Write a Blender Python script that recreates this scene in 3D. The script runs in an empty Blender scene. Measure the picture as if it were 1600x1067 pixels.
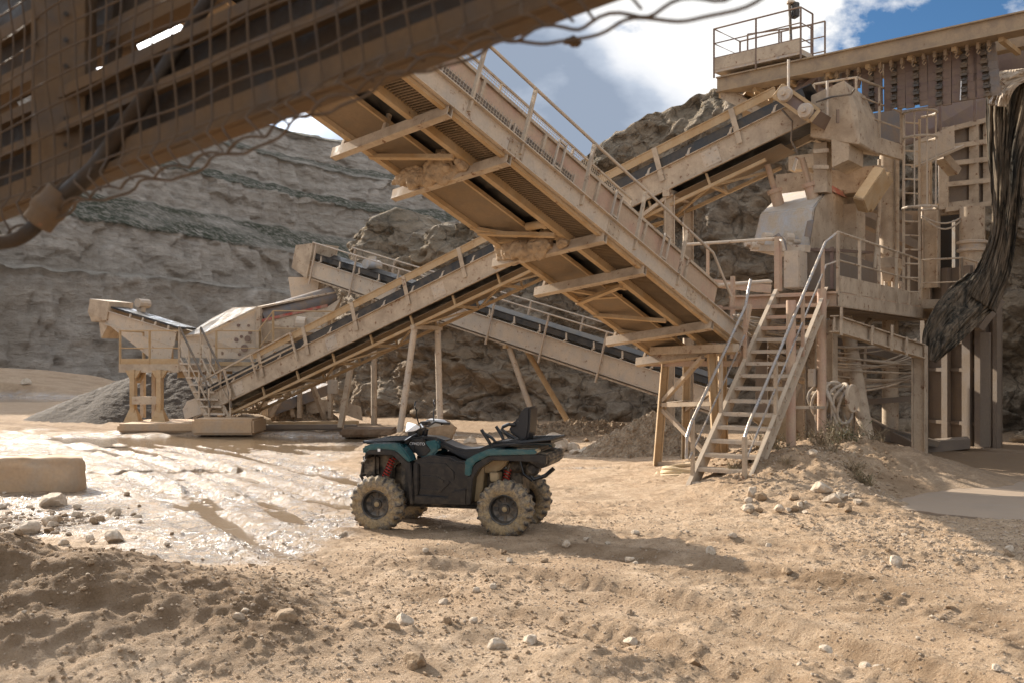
import bpy, bmesh, math, random
import numpy as np
from mathutils import Vector, Matrix
R = math.radians
scene = bpy.context.scene
COL = scene.collection
# ---------------------------------------------------------------- camera
F, HOR, CAMH = 1556.0, 565.0, 2.1
cam_d = bpy.data.cameras.new('camera'); cam = bpy.data.objects.new('camera', cam_d); COL.objects.link(cam)
cam.location = (0, 0, CAMH); cam.rotation_euler = (R(90), 0, 0)
cam_d.sensor_width = 36; cam_d.lens = F/1600*36; cam_d.shift_y = (HOR-533.5)/1600
cam_d.clip_start = 0.05; cam_d.clip_end = 2000
cam_d.dof.use_dof = True; cam_d.dof.focus_distance = 13.0; cam_d.dof.aperture_fstop = 3.0
scene.camera = cam
scene.view_settings.view_transform = 'Standard'; scene.view_settings.look = 'None'
scene.view_settings.exposure = 0.90; scene.view_settings.gamma = 1.0
# ---------------------------------------------------------------- world + sun
TOSUN = Vector((-1.42, 1.42, 1.0)).normalized()
w = bpy.data.worlds.new('World'); scene.world = w; w.use_nodes = True
nt = w.node_tree; nt.nodes.clear()
def N(t, kind, **kw):
    n = t.nodes.new(kind)
    for k, v in kw.items(): setattr(n, k, v)
    return n
out = N(nt, 'ShaderNodeOutputWorld'); bg = N(nt, 'ShaderNodeBackground')
sky = N(nt, 'ShaderNodeTexSky', sky_type='NISHITA', sun_disc=False)
sky.sun_elevation = math.asin(TOSUN.z); sky.sun_rotation = math.atan2(TOSUN.x, TOSUN.y)
sky.dust_density = 0.6; sky.ozone_density = 2.0
tc = N(nt, 'ShaderNodeTexCoord'); sep = N(nt, 'ShaderNodeSeparateXYZ'); nt.links.new(tc.outputs['Generated'], sep.inputs[0])
cb = N(nt, 'ShaderNodeMapping'); cb.inputs['Scale'].default_value = (1, 1, 1.7); nt.links.new(tc.outputs['Generated'], cb.inputs[0])
def wnoise(scale, detail, rough, off, dist=0.0):
    m = N(nt, 'ShaderNodeMapping'); m.inputs['Location'].default_value = off
    nt.links.new(cb.outputs[0], m.inputs[0])
    n = N(nt, 'ShaderNodeTexNoise'); n.inputs['Scale'].default_value = scale; n.inputs['Detail'].default_value = detail
    n.inputs['Roughness'].default_value = rough; n.inputs['Distortion'].default_value = dist
    nt.links.new(m.outputs[0], n.inputs['Vector']); return n.outputs['Fac']
def wramp(fac, pts):
    r = N(nt, 'ShaderNodeValToRGB'); e = r.color_ramp.elements
    while len(e) < len(pts): e.new(0.5)
    for i, (p, c) in enumerate(pts): e[i].position = p; e[i].color = c if len(c) == 4 else (*c, 1)
    nt.links.new(fac, r.inputs[0]); return r.outputs[0]
CO = (0.0, 0.0, 0.0)
def gap(d, r0, r1, amt, prev):                                           # a break in the cloud in direction d
    dp = N(nt, 'ShaderNodeVectorMath', operation='DOT_PRODUCT'); dp.inputs[1].default_value = Vector(d).normalized(); nt.links.new(tc.outputs['Generated'], dp.inputs[0])
    mr = N(nt, 'ShaderNodeMapRange', interpolation_type='SMOOTHSTEP'); nt.links.new(dp.outputs['Value'], mr.inputs['Value'])
    mr.inputs['From Min'].default_value = math.cos(r1); mr.inputs['From Max'].default_value = math.cos(r0); mr.inputs['To Max'].default_value = amt
    m = N(nt, 'ShaderNodeMath', operation='SUBTRACT'); nt.links.new(prev, m.inputs[0]); nt.links.new(mr.outputs[0], m.inputs[1]); return m.outputs[0]
cn = N(nt, 'ShaderNodeMath', operation='ADD'); nt.links.new(wnoise(3.4, 10, 0.60, CO, 0.2), cn.inputs[0]); cn.inputs[1].default_value = 0.13
cf = gap((.50, 1, .36), .03, .19, .26, cn.outputs[0]); cf = gap((.085, 1, .285), .0, .07, .13, cf); cf = gap((.12, 1, .37), .0, .06, .13, cf)
cover = wramp(cf, [(0.455, (0, 0, 0)), (0.53, (1, 1, 1))])
sf = gap((.03, 1, .25), .0, .13, .12, wnoise(3.3, 9, 0.54, (5.5, 1.1, 2.0), 0.25)); sf = gap((.20, 1, .33), .0, .14, -.14, sf)
shade = wramp(sf, [(0.36, (0.30, 0.36, 0.46)), (0.46, (0.50, 0.56, 0.66)), (0.54, (0.82, 0.84, 0.88)), (0.66, (1.0, 0.99, 0.97))])
sk = N(nt, 'ShaderNodeMix', data_type='RGBA', blend_type='MULTIPLY'); sk.inputs[0].default_value = 1.0
sk.inputs[7].default_value = (0.045, 0.068, 0.088, 1); nt.links.new(sky.outputs[0], sk.inputs[6])
mixc = N(nt, 'ShaderNodeMix', data_type='RGBA')
nt.links.new(cover, mixc.inputs[0]); nt.links.new(sk.outputs[2], mixc.inputs[6]); nt.links.new(shade, mixc.inputs[7])
# unseen sky behind the camera made brighter, as front-lit cloud, to fill shaded faces
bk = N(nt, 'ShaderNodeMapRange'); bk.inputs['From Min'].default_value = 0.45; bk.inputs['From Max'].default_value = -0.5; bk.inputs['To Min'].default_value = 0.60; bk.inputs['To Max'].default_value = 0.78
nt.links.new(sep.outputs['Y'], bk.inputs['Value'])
# glow of thin cloud round the unseen sun, raised for glare on wet mud
ds = N(nt, 'ShaderNodeVectorMath', operation='DOT_PRODUCT'); ds.inputs[1].default_value = TOSUN; nt.links.new(tc.outputs['Generated'], ds.inputs[0])
gl = N(nt, 'ShaderNodeMapRange', interpolation_type='SMOOTHERSTEP'); nt.links.new(ds.outputs['Value'], gl.inputs['Value'])
gl.inputs['From Min'].default_value = math.cos(R(30)); gl.inputs['From Max'].default_value = math.cos(R(4)); gl.inputs['To Min'].default_value = 1.0; gl.inputs['To Max'].default_value = 5.0
d2 = N(nt, 'ShaderNodeVectorMath', operation='DOT_PRODUCT'); d2.inputs[1].default_value = Vector((-.40, .80, .48)).normalized(); nt.links.new(tc.outputs['Generated'], d2.inputs[0])  # second bright lobe in unseen cloud off the sun, added for mud glare
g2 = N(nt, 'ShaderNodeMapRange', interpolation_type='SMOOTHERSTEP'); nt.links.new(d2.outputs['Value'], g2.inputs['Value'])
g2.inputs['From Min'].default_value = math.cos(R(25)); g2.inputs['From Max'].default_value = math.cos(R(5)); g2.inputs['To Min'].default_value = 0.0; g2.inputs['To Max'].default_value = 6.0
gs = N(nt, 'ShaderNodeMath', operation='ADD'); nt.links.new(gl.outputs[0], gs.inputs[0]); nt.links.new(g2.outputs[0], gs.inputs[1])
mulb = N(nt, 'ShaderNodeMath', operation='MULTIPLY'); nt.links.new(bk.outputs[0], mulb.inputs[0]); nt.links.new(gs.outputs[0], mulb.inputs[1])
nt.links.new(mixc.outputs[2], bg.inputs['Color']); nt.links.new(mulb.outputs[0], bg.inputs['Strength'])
nt.links.new(bg.outputs[0], out.inputs['Surface'])
sun_d = bpy.data.lights.new('sun', 'SUN'); sun_d.energy = 5.0; sun_d.angle = R(0.6); sun_d.color = (1.0, 0.90, 0.76)
sun = bpy.data.objects.new('sun', sun_d); COL.objects.link(sun)
sun.rotation_euler = TOSUN.to_track_quat('Z', 'Y').to_euler()
# ---------------------------------------------------------------- coordinates
def P(px, py, Y): return Vector(((px-800)/F*Y, Y, CAMH-(py-HOR)/F*Y))       # a surveyed point: bearing, elevation, distance
def G(px, py): return P(px, py, CAMH*F/(py-HOR))                             # where a sight line meets level ground
def Vv(*a): return Vector(a)
# ---------------------------------------------------------------- numpy noise
_rs = np.random.RandomState(7)
_perm = _rs.permutation(4096); _ang = _rs.rand(4096)*2*math.pi; _gx = np.cos(_ang); _gy = np.sin(_ang); _val = _rs.rand(4096)
def _h(ix, iy, s=0): return _perm[(_perm[(ix + s*131) & 4095] + iy) & 4095]
def perlin(x, y, s=0):
    ix = np.floor(x).astype(int); iy = np.floor(y).astype(int); fx = x-ix; fy = y-iy
    u = fx*fx*fx*(fx*(fx*6-15)+10); v = fy*fy*fy*(fy*(fy*6-15)+10)
    def g(a, b):
        h = _h(ix+a, iy+b, s); return _gx[h]*(fx-a)+_gy[h]*(fy-b)
    n0 = g(0, 0)*(1-u)+g(1, 0)*u; n1 = g(0, 1)*(1-u)+g(1, 1)*u
    return (n0*(1-v)+n1*v)*1.5
def fbm(x, y, o=5, s=0, gain=0.5, lac=2.03):
    r = 0; a = 1.0; f = 1.0
    for k in range(o): r = r + a*perlin(x*f+k*17.3, y*f+k*9.1, s+k); a *= gain; f *= lac
    return r
def ridged(x, y, o=5, s=0, gain=0.5):
    r = 0; a = 1.0; f = 1.0
    for k in range(o): r = r + a*(1-2*np.abs(perlin(x*f+k*7.7, y*f+k*3.1, s+k))); a *= gain; f *= 2.1
    return r
def cells(x, y, s=0):
    """distance to nearest cell centre, edge distance and a random value of that cell"""
    ix = np.floor(x).astype(int); iy = np.floor(y).astype(int)
    d1 = np.full(x.shape, 9.0); d2 = np.full(x.shape, 9.0); val = np.zeros(x.shape)
    for a in (-1, 0, 1):
        for b in (-1, 0, 1):
            h = _h(ix+a, iy+b, s); h2 = _perm[h]
            cx = ix+a+_val[h]; cy = iy+b+_val[h2]
            d = (x-cx)**2+(y-cy)**2; near = d < d1
            d2 = np.where(near, d1, np.minimum(d2, d)); val = np.where(near, _val[_perm[h2]], val); d1 = np.where(near, d, d1)
    return np.sqrt(d1), np.sqrt(d2)-np.sqrt(d1), val
def sstep(a, b, x):
    t = np.clip((x-a)/(b-a), 0, 1); return t*t*(3-2*t)
# ---------------------------------------------------------------- materials
MATS = {}
def mat_base(name):
    m = bpy.data.materials.new(name); m.use_nodes = True; t = m.node_tree; t.nodes.clear()
    o = N(t, 'ShaderNodeOutputMaterial'); b = N(t, 'ShaderNodeBsdfPrincipled'); t.links.new(b.outputs[0], o.inputs[0]); return m, t, b
def noise(t, vec, scale, detail=5, rough=0.55, dist=0.0, out='Fac'):
    n = N(t, 'ShaderNodeTexNoise'); n.inputs['Scale'].default_value = scale; n.inputs['Detail'].default_value = detail
    n.inputs['Roughness'].default_value = rough; n.inputs['Distortion'].default_value = dist
    if vec: t.links.new(vec, n.inputs['Vector'])
    return n.outputs[out]
def ramp(t, fac, pts):
    r = N(t, 'ShaderNodeValToRGB'); e = r.color_ramp.elements
    while len(e) < len(pts): e.new(0.5)
    for i, (p, c) in enumerate(pts):
        e[i].position = p; e[i].color = (c, c, c, 1) if isinstance(c, (int, float)) else (*c, 1)
    t.links.new(fac, r.inputs[0]); return r.outputs[0]
def mix(t, fac, a, b, mode='MIX'):
    m = N(t, 'ShaderNodeMix', data_type='RGBA', blend_type=mode)
    for i, v in ((0, fac), (6, a), (7, b)):
        if isinstance(v, (int, float)): m.inputs[i].default_value = v
        elif isinstance(v, tuple): m.inputs[i].default_value = (*v, 1)
        else: t.links.new(v, m.inputs[i])
    return m.outputs[2]
def mth(t, op, a, b=None):
    m = N(t, 'ShaderNodeMath', operation=op)
    for i, v in ((0, a), (1, b)):
        if v is None: continue
        if isinstance(v, (int, float)): m.inputs[i].default_value = v
        else: t.links.new(v, m.inputs[i])
    return m.outputs[0]
def bump(t, b, h, dist=0.01, strength=1.0, prev=None):
    n = N(t, 'ShaderNodeBump'); n.inputs['Distance'].default_value = dist; n.inputs['Strength'].default_value = strength
    t.links.new(h, n.inputs['Height'])
    if prev: t.links.new(prev, n.inputs['Normal'])
    t.links.new(n.outputs[0], b.inputs['Normal']); return n.outputs[0]
def objvec(t, scale=None):
    c = N(t, 'ShaderNodeTexCoord')
    if scale is None: return c.outputs['Object']
    m = N(t, 'ShaderNodeMapping'); m.inputs['Scale'].default_value = scale; t.links.new(c.outputs['Object'], m.inputs[0]); return m.outputs[0]
def dusty(name, base, dust=(0.44, 0.33, 0.22), amount=0.5, rough=0.75, metal=0.0, rust=0.0, spot=3.0, streak=True):
    """painted or bare metal under quarry dust: worn paint, dust patches, dust thick on upward faces, streaks and rust specks"""
    m, t, b = mat_base(name); v = objvec(t)
    n1 = noise(t, v, spot, 8, 0.62, 0.4); n2 = noise(t, v, spot*9, 6, 0.6)
    c = mix(t, ramp(t, n1, [(0.5-0.22*amount-0.06, 0), (0.62-0.1*amount, 1)]) if amount > 0 else 0.0, base, dust)
    c = mix(t, mth(t, 'MULTIPLY', ramp(t, n2, [(0.4, 0), (0.7, 1)]), 0.35), c, tuple(x*0.62 for x in dust))
    if streak:
        sv = objvec(t, (7, 7, 0.8)); s = noise(t, sv, 1.0, 7, 0.7, 0.6)
        c = mix(t, mth(t, 'MULTIPLY', ramp(t, s, [(0.55, 0), (0.72, 1)]), 0.30), c, tuple(x*0.55 for x in dust))
    if rust > 0:
        r = noise(t, v, spot*2.3, 9, 0.7); c = mix(t, ramp(t, r, [(0.70-0.16*rust, 0), (0.76-0.13*rust, 1)]), c, (0.16, 0.075, 0.035))
    g = N(t, 'ShaderNodeNewGeometry'); sx = N(t, 'ShaderNodeSeparateXYZ'); t.links.new(g.outputs['Normal'], sx.inputs[0])
    up = ramp(t, sx.outputs['Z'], [(0.45, 0), (0.9, 1)]); c = mix(t, mth(t, 'MULTIPLY', up, min(1.0, amount*1.5)), c, tuple(min(1, x*1.12) for x in dust))
    t.links.new(c, b.inputs['Base Color'])
    t.links.new(ramp(t, n1, [(0.35, max(0.15, rough-0.25)), (0.6, min(1, rough+0.2))]), b.inputs['Roughness'])
    b.inputs['Metallic'].default_value = metal
    bump(t, b, n2, 0.006, 0.5); MATS[name] = m; return m
M = {}
M['tan'] = dusty('tan dusty painted steel', (0.30, 0.225, 0.155), (0.46, 0.365, 0.265), 0.5, 0.8, rust=0.8)
M['ochre'] = dusty('ochre dusty steel', (0.37, 0.23, 0.10), (0.43, 0.31, 0.185), 0.4, 0.8, rust=0.45)
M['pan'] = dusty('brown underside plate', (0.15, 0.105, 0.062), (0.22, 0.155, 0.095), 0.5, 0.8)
M['pink'] = dusty('faded salmon painted steel', (0.43, 0.265, 0.19), (0.45, 0.33, 0.23), 0.5, 0.78, rust=0.35)
M['pale'] = dusty('pale grey dusty steel', (0.40, 0.345, 0.285), (0.50, 0.405, 0.305), 0.5, 0.75, rust=0.65)
M['grey'] = dusty('blue grey painted steel', (0.42, 0.43, 0.45), (0.47, 0.39, 0.30), 0.35, 0.7, rust=0.3)
M['brown'] = dusty('brown painted plate', (0.13, 0.075, 0.06), (0.20, 0.14, 0.10), 0.35, 0.7)
M['slate'] = dusty('slate dark painted plate', (0.13, 0.13, 0.14), (0.22, 0.17, 0.13), 0.3, 0.7)
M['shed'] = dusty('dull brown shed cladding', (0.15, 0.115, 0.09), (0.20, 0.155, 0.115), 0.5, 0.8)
M['dark'] = dusty('dark oily steel', (0.05, 0.045, 0.04), (0.17, 0.125, 0.085), 0.35, 0.7)
M['belt'] = dusty('black rubber belt', (0.014, 0.015, 0.017), (0.07, 0.06, 0.05), 0.15, 0.55, streak=False)
M['rail'] = dusty('worn steel handrail', (0.36, 0.31, 0.27), (0.46, 0.36, 0.26), 0.45, 0.5, rust=0.3, spot=8)
M['steel'] = dusty('polished worn steel tube', (0.30, 0.30, 0.31), (0.40, 0.33, 0.26), 0.25, 0.35, metal=0.6, spot=8)
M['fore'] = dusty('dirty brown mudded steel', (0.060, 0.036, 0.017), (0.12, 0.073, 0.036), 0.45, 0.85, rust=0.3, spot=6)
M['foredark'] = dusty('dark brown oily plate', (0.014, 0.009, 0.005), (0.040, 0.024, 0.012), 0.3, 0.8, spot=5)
M['wire'] = dusty('rusty mud coated wire', (0.04, 0.024, 0.013), (0.09, 0.056, 0.03), 0.45, 0.85, spot=12, streak=False)
M['concrete'] = dusty('muddy concrete', (0.36, 0.28, 0.20), (0.44, 0.30, 0.18), 0.6, 0.9, spot=2, streak=False)
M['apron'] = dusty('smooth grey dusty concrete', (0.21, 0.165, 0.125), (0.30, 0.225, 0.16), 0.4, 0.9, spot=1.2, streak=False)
M['void'] = dusty('dark colour for shaded openings', (0.02, 0.016, 0.013), (0.04, 0.03, 0.022), 0.2, 0.9)  # near-black colour stands for the shade inside openings and holes
M['hose'] = dusty('grey rubber hose', (0.20, 0.18, 0.165), (0.46, 0.38, 0.29), 0.5, 0.7, spot=10, streak=False)
M['yhose'] = dusty('pale yellow ribbed hose', (0.60, 0.47, 0.25), (0.55, 0.42, 0.27), 0.4, 0.7, spot=8, streak=False)
M['red'] = dusty('red painted strip', (0.38, 0.06, 0.045), (0.40, 0.24, 0.18), 0.3, 0.6)
M['net'] = dusty('dusty grey sheet', (0.17, 0.165, 0.165), (0.24, 0.20, 0.16), 0.2, 0.85)
M['gantry'] = dusty('brown dusty girder', (0.22, 0.155, 0.10), (0.34, 0.25, 0.16), 0.45, 0.8, rust=0.4)
M['gapdark'] = dusty('dark dusty grating backing', (0.035, 0.026, 0.018), (0.10, 0.07, 0.045), 0.3, 0.9)  # dark colour gives the grating gaps their shade, with some dust
def tarp_mat():
    m, t, b = mat_base('black dusty tarpaulin'); v = objvec(t, (3.2, 3.2, 0.45))
    n = noise(t, v, 1.6, 9, 0.68, 0.8); c = ramp(t, n, [(0.36, (0.022, 0.022, 0.02)), (0.45, (0.065, 0.056, 0.044)), (0.54, (0.13, 0.102, 0.074)), (0.66, (0.21, 0.165, 0.118))])
    t.links.new(c, b.inputs['Base Color']); b.inputs['Roughness'].default_value = 0.95; b.inputs['Specular IOR Level'].default_value = 0.05; bump(t, b, n, 0.025, 0.7); return m
M['tarp'] = tarp_mat()
def rock_mat(name, cols, strata, sc, vegcol=(0.045, 0.06, 0.035), ck=0.35, bk=1.0):
    m, t, b = mat_base(name); v = objvec(t)
    sv = objvec(t, strata)
    n1 = noise(t, v, sc*0.25, 6, 0.6, 0.6); n2 = noise(t, sv, sc, 10, 0.70, 0.3 if ck else 0.0); n3 = noise(t, v, sc*3.2, 7, 0.65)
    c = ramp(t, n2, [(0.30, cols[0]), (0.45, cols[1]), (0.56, cols[2]), (0.70, cols[3])])
    c = mix(t, mth(t, 'MULTIPLY', ramp(t, n1, [(0.42, 0), (0.62, 1)]), 0.6), c, cols[4])
    vo = N(t, 'ShaderNodeTexVoronoi', feature='DISTANCE_TO_EDGE'); vo.inputs['Scale'].default_value = sc*0.9
    dn = N(t, 'ShaderNodeVectorMath', operation='ADD'); nc = noise(t, v, sc*0.8, 4, 0.6, 0, 'Color'); t.links.new(sv, dn.inputs[0]); t.links.new(nc, dn.inputs[1])
    t.links.new(dn.outputs[0], vo.inputs['Vector']); crack = ramp(t, vo.outputs['Distance'], [(0.0, 0), (0.07, 1)])
    c = mix(t, mth(t, 'MULTIPLY', mth(t, 'SUBTRACT', 1.0, crack), ck), c, tuple(x*0.45 for x in cols[0]))
    at = N(t, 'ShaderNodeAttribute', attribute_name='veg')
    vf = mth(t, 'MULTIPLY', at.outputs['Fac'], ramp(t, n3, [(0.36, 0.35), (0.55, 1)]))
    c = mix(t, vf, c, vegcol); t.links.new(c, b.inputs['Base Color']); b.inputs['Roughness'].default_value = 0.95
    h = mth(t, 'ADD', mth(t, 'MULTIPLY', n2, 1.0), mth(t, 'ADD', mth(t, 'MULTIPLY', n3, 0.5), mth(t, 'MULTIPLY', crack, 0.5*ck)))
    bump(t, b, h, bk*0.9/sc, 1.0); return m
M['rock'] = rock_mat('blasted limestone', ((0.14, 0.108, 0.077), (0.31, 0.24, 0.17), (0.44, 0.35, 0.255), (0.58, 0.48, 0.37), (0.42, 0.30, 0.185)), (1, 1, 1.3), 1.1)
M['cliff'] = rock_mat('bedded grey limestone face', ((0.22, 0.185, 0.15), (0.38, 0.33, 0.275), (0.48, 0.42, 0.355), (0.62, 0.55, 0.47), (0.34, 0.285, 0.225)), (0.8, 0.8, 2.6), 0.40, (0.042, 0.046, 0.022), 0.0, 0.6)
def soil_mat(name, cols, sc, bd=None):
    m, t, b = mat_base(name); v = objvec(t); n = noise(t, v, sc, 9, 0.7, 0.2); n2 = noise(t, v, sc*0.15, 4)
    vo = N(t, 'ShaderNodeTexVoronoi'); vo.inputs['Scale'].default_value = sc*1.6; t.links.new(v, vo.inputs['Vector'])
    c = ramp(t, n, [(0.34, cols[0]), (0.5, cols[1]), (0.66, cols[2])])
    c = mix(t, mth(t, 'MULTIPLY', vo.outputs['Color'], 0.25), c, cols[2]) if False else c
    t.links.new(mix(t, mth(t, 'MULTIPLY', n2, 0.5), c, cols[1]), b.inputs['Base Color']); b.inputs['Roughness'].default_value = 0.95
    bump(t, b, mth(t, 'SUBTRACT', n, vo.outputs['Distance']), bd or 0.6/sc, 1.0); return m
M['backing'] = dusty('dark plate behind mesh', (0.13, 0.10, 0.075), (0.22, 0.165, 0.12), 0.4, 0.85)
M['mud'] = soil_mat('caked tan mud', ((0.22, 0.15, 0.085), (0.38, 0.27, 0.165), (0.46, 0.34, 0.22)), 6, 0.02)
M['spoil'] = soil_mat('crushed dark gravel', ((0.022, 0.014, 0.008), (0.055, 0.037, 0.022), (0.10, 0.07, 0.043)), 9, 0.02)
M['rubble'] = soil_mat('brown rubble', ((0.15, 0.10, 0.06), (0.33, 0.24, 0.155), (0.47, 0.37, 0.26)), 9)
M['berm'] = soil_mat('earth bank', ((0.13, 0.085, 0.05), (0.25, 0.16, 0.095), (0.33, 0.24, 0.16)), 1.2)
M['stone'] = soil_mat('pale limestone block', ((0.30, 0.235, 0.165), (0.46, 0.37, 0.275), (0.60, 0.52, 0.42)), 2.2, 0.004)
M['clod'] = soil_mat('brown clod', ((0.15, 0.10, 0.06), (0.27, 0.185, 0.11), (0.38, 0.275, 0.175)), 2.5, 0.004)
def plain(name, col, rough=0.5, metal=0.0, coat=0.0, bs=30, ba=0.3, dust=0.0):
    m, t, b = mat_base(name); v = objvec(t); n = noise(t, v, bs, 5)
    c = mix(t, mth(t, 'MULTIPLY', n, 0.3), col, tuple(x*0.6 for x in col))
    if dust: c = mix(t, mth(t, 'MULTIPLY', ramp(t, noise(t, v, bs*0.22, 8, 0.7), [(0.45, 0), (0.7, 1)]), dust), c, (0.45, 0.34, 0.22))
    t.links.new(c, b.inputs['Base Color']); b.inputs['Roughness'].default_value = rough; b.inputs['Metallic'].default_value = metal
    b.inputs['Coat Weight'].default_value = coat; bump(t, b, n, 0.002, ba); return m
M['teal'] = plain('teal metallic bodywork', (0.003, 0.085, 0.105), 0.26, 0.4, 0.8, 60, 0.05, 0.12)
M['plastic'] = plain('black moulded plastic', (0.005, 0.0055, 0.007), 0.30, 0, 0, 60, 0.2, 0.08)
M['seatvinyl'] = plain('black seat vinyl', (0.006, 0.0065, 0.009), 0.36, 0, 0, 120, 0.4, 0.02)
M['qdark'] = plain('muddy chassis metal', (0.028, 0.024, 0.02), 0.6, 0.2, 0, 25, 0.6, 0.6)
M['qmud'] = plain('mud caked guard', (0.33, 0.24, 0.13), 0.9, 0, 0, 30, 1.0, 0.6)
M['qred'] = plain('red coil spring', (0.38, 0.02, 0.012), 0.4, 0, 0.3, 30, 0.2, 0.15)
M['white'] = plain('white plastic', (0.75, 0.75, 0.74), 0.4, 0, 0.2, 30, 0.2, 0.12)
M['mirror'] = plain('mirror glass', (0.6, 0.62, 0.65), 0.08, 1.0)
M['rimdark'] = plain('dark grey wheel rim', (0.05, 0.048, 0.045), 0.4, 0.4, 0, 40, 0.3, 0.35)
M['amber'] = plain('amber lens', (0.50, 0.17, 0.06), 0.25, 0, 0.4)
M['lens'] = plain('clear lamp lens', (0.55, 0.57, 0.58), 0.15, 0.2, 0.5)
def tyre_mat():
    m, t, b = mat_base('mud caked rubber'); v = objvec(t); n = noise(t, v, 9, 9, 0.75, 0.8); n2 = noise(t, v, 38, 6, 0.75)
    at = N(t, 'ShaderNodeAttribute', attribute_name='tread')
    f = mth(t, 'ADD', n, mth(t, 'MULTIPLY', at.outputs['Fac'], 0.16))
    c = ramp(t, f, [(0.44, (0.018, 0.016, 0.014)), (0.51, (0.12, 0.10, 0.08)), (0.57, (0.27, 0.215, 0.15)), (0.68, (0.38, 0.27, 0.14))])
    c = mix(t, mth(t, 'MULTIPLY', ramp(t, n2, [(0.42, 0), (0.6, 1)]), 0.55), c, (0.075, 0.06, 0.045)); t.links.new(c, b.inputs['Base Color']); b.inputs['Roughness'].default_value = 0.85
    bump(t, b, mth(t, 'ADD', n, n2), 0.012, 1.0); return m
M['tyre'] = tyre_mat()
def leaf_mat(name, c0, c1):
    m, t, b = mat_base(name); v = objvec(t); n = noise(t, v, 9, 4)
    t.links.new(ramp(t, n, [(0.35, c0), (0.65, c1)]), b.inputs['Base Color']); b.inputs['Roughness'].default_value = 0.7
    b.inputs['Subsurface Weight'].default_value = 0.0; return m
M['weed'] = leaf_mat('dusty weed leaves', (0.05, 0.06, 0.025), (0.16, 0.15, 0.07))
M['dryweed'] = leaf_mat('dry stems', (0.16, 0.11, 0.06), (0.34, 0.26, 0.15))
def water_mat():
    m, t, b = mat_base('muddy puddle water'); b.inputs['Base Color'].default_value = (0.20, 0.14, 0.085, 1)
    b.inputs['Roughness'].default_value = 0.10; b.inputs['IOR'].default_value = 1.33
    v = objvec(t); bump(t, b, noise(t, v, 5.0, 5), 0.012, 0.6); return m
M['water'] = water_mat()
def ground_mat():
    m, t, b = mat_base('quarry mud'); v = objvec(t)
    wet = N(t, 'ShaderNodeAttribute', attribute_name='wet').outputs['Fac']; br = N(t, 'ShaderNodeAttribute', attribute_name='brown').outputs['Fac']
    hi = N(t, 'ShaderNodeAttribute', attribute_name='high').outputs['Fac']
    n1 = noise(t, v, 0.8, 9, 0.65, 0.5); n2 = noise(t, v, 5.0, 9, 0.72, 0.2); n3 = noise(t, v, 34, 8, 0.72); n4 = noise(t, v, 120, 4, 0.7)
    c = ramp(t, n2, [(0.30, (0.30, 0.205, 0.125)), (0.46, (0.42, 0.305, 0.20)), (0.62, (0.53, 0.405, 0.285))])
    c = mix(t, mth(t, 'MULTIPLY', ramp(t, n1, [(0.40, 0), (0.60, 1)]), 0.50), c, (0.36, 0.235, 0.135))
    c = mix(t, mth(t, 'MULTIPLY', ramp(t, n3, [(0.52, 0), (0.60, 1)]), 0.6), c, (0.20, 0.13, 0.08))
    c = mix(t, mth(t, 'MULTIPLY', ramp(t, n4, [(0.54, 0), (0.60, 1)]), 0.55), c, (0.62, 0.52, 0.40))
    c = mix(t, 1.0, c, (1.22, 1.19, 1.16), 'MULTIPLY')
    bf = mth(t, 'MULTIPLY', br, ramp(t, n3, [(0.32, 1), (0.72, 0.55)]))
    c = mix(t, bf, c, mix(t, n2, (0.115, 0.065, 0.032), (0.30, 0.195, 0.105)))
    wf = mth(t, 'MULTIPLY', wet, ramp(t, mth(t, 'ADD', mth(t, 'MULTIPLY', n2, 0.42), mth(t, 'MULTIPLY', n3, 0.58)), [(0.478, 1), (0.515, 0.06)]))
    c = mix(t, mth(t, 'MULTIPLY', wf, 0.85), c, (0.10, 0.067, 0.042))
    t.links.new(c, b.inputs['Base Color'])
    t.links.new(ramp(t, wf, [(0.0, 0.92), (0.30, 0.42), (0.75, 0.25)]), b.inputs['Roughness'])
    t.links.new(ramp(t, wf, [(0.0, 0.25), (0.6, 0.85)]), b.inputs['Specular IOR Level'])
    h = mth(t, 'ADD', mth(t, 'MULTIPLY', n2, 1.0), mth(t, 'ADD', mth(t, 'MULTIPLY', n3, 0.85), mth(t, 'MULTIPLY', n4, 0.28)))
    h = mth(t, 'MULTIPLY', h, mth(t, 'SUBTRACT', 1.0, mth(t, 'MULTIPLY', wf, 0.15)))
    bump(t, b, h, 0.055, 1.0); return m
M['ground'] = ground_mat()
# ---------------------------------------------------------------- objects
ROOTM = {}
def thing(name, label, cat, loc=(0, 0, 0), rz=0.0, group=None):
    o = bpy.data.objects.new(name, None); COL.objects.link(o); o.empty_display_size = 0.3
    o.location = loc; o.rotation_euler = (0, 0, rz); o['label'] = label; o['category'] = cat
    if group: o['group'] = group
    ROOTM[o.name] = Matrix.Translation(Vector(loc)) @ Matrix.Rotation(rz, 4, 'Z'); return o
def tag(o, label=None, cat=None, group=None, kind=None):
    for k, v in (('label', label), ('category', cat), ('group', group), ('kind', kind)):
        if v: o[k] = v
    return o
def copy_tree(o, parent=None):
    c = o.copy(); COL.objects.link(c); c.parent = parent
    for ch in list(o.children): copy_tree(ch, c)
    return c
def frame(d, up=Vector((0, 0, 1))):
    d = d.normalized()
    if abs(d.dot(up)) > 0.98: up = Vector((0, 1, 0)) if abs(d.y) < 0.9 else Vector((1, 0, 0))
    s = d.cross(up).normalized(); n = s.cross(d).normalized(); return d, s, n
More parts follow.
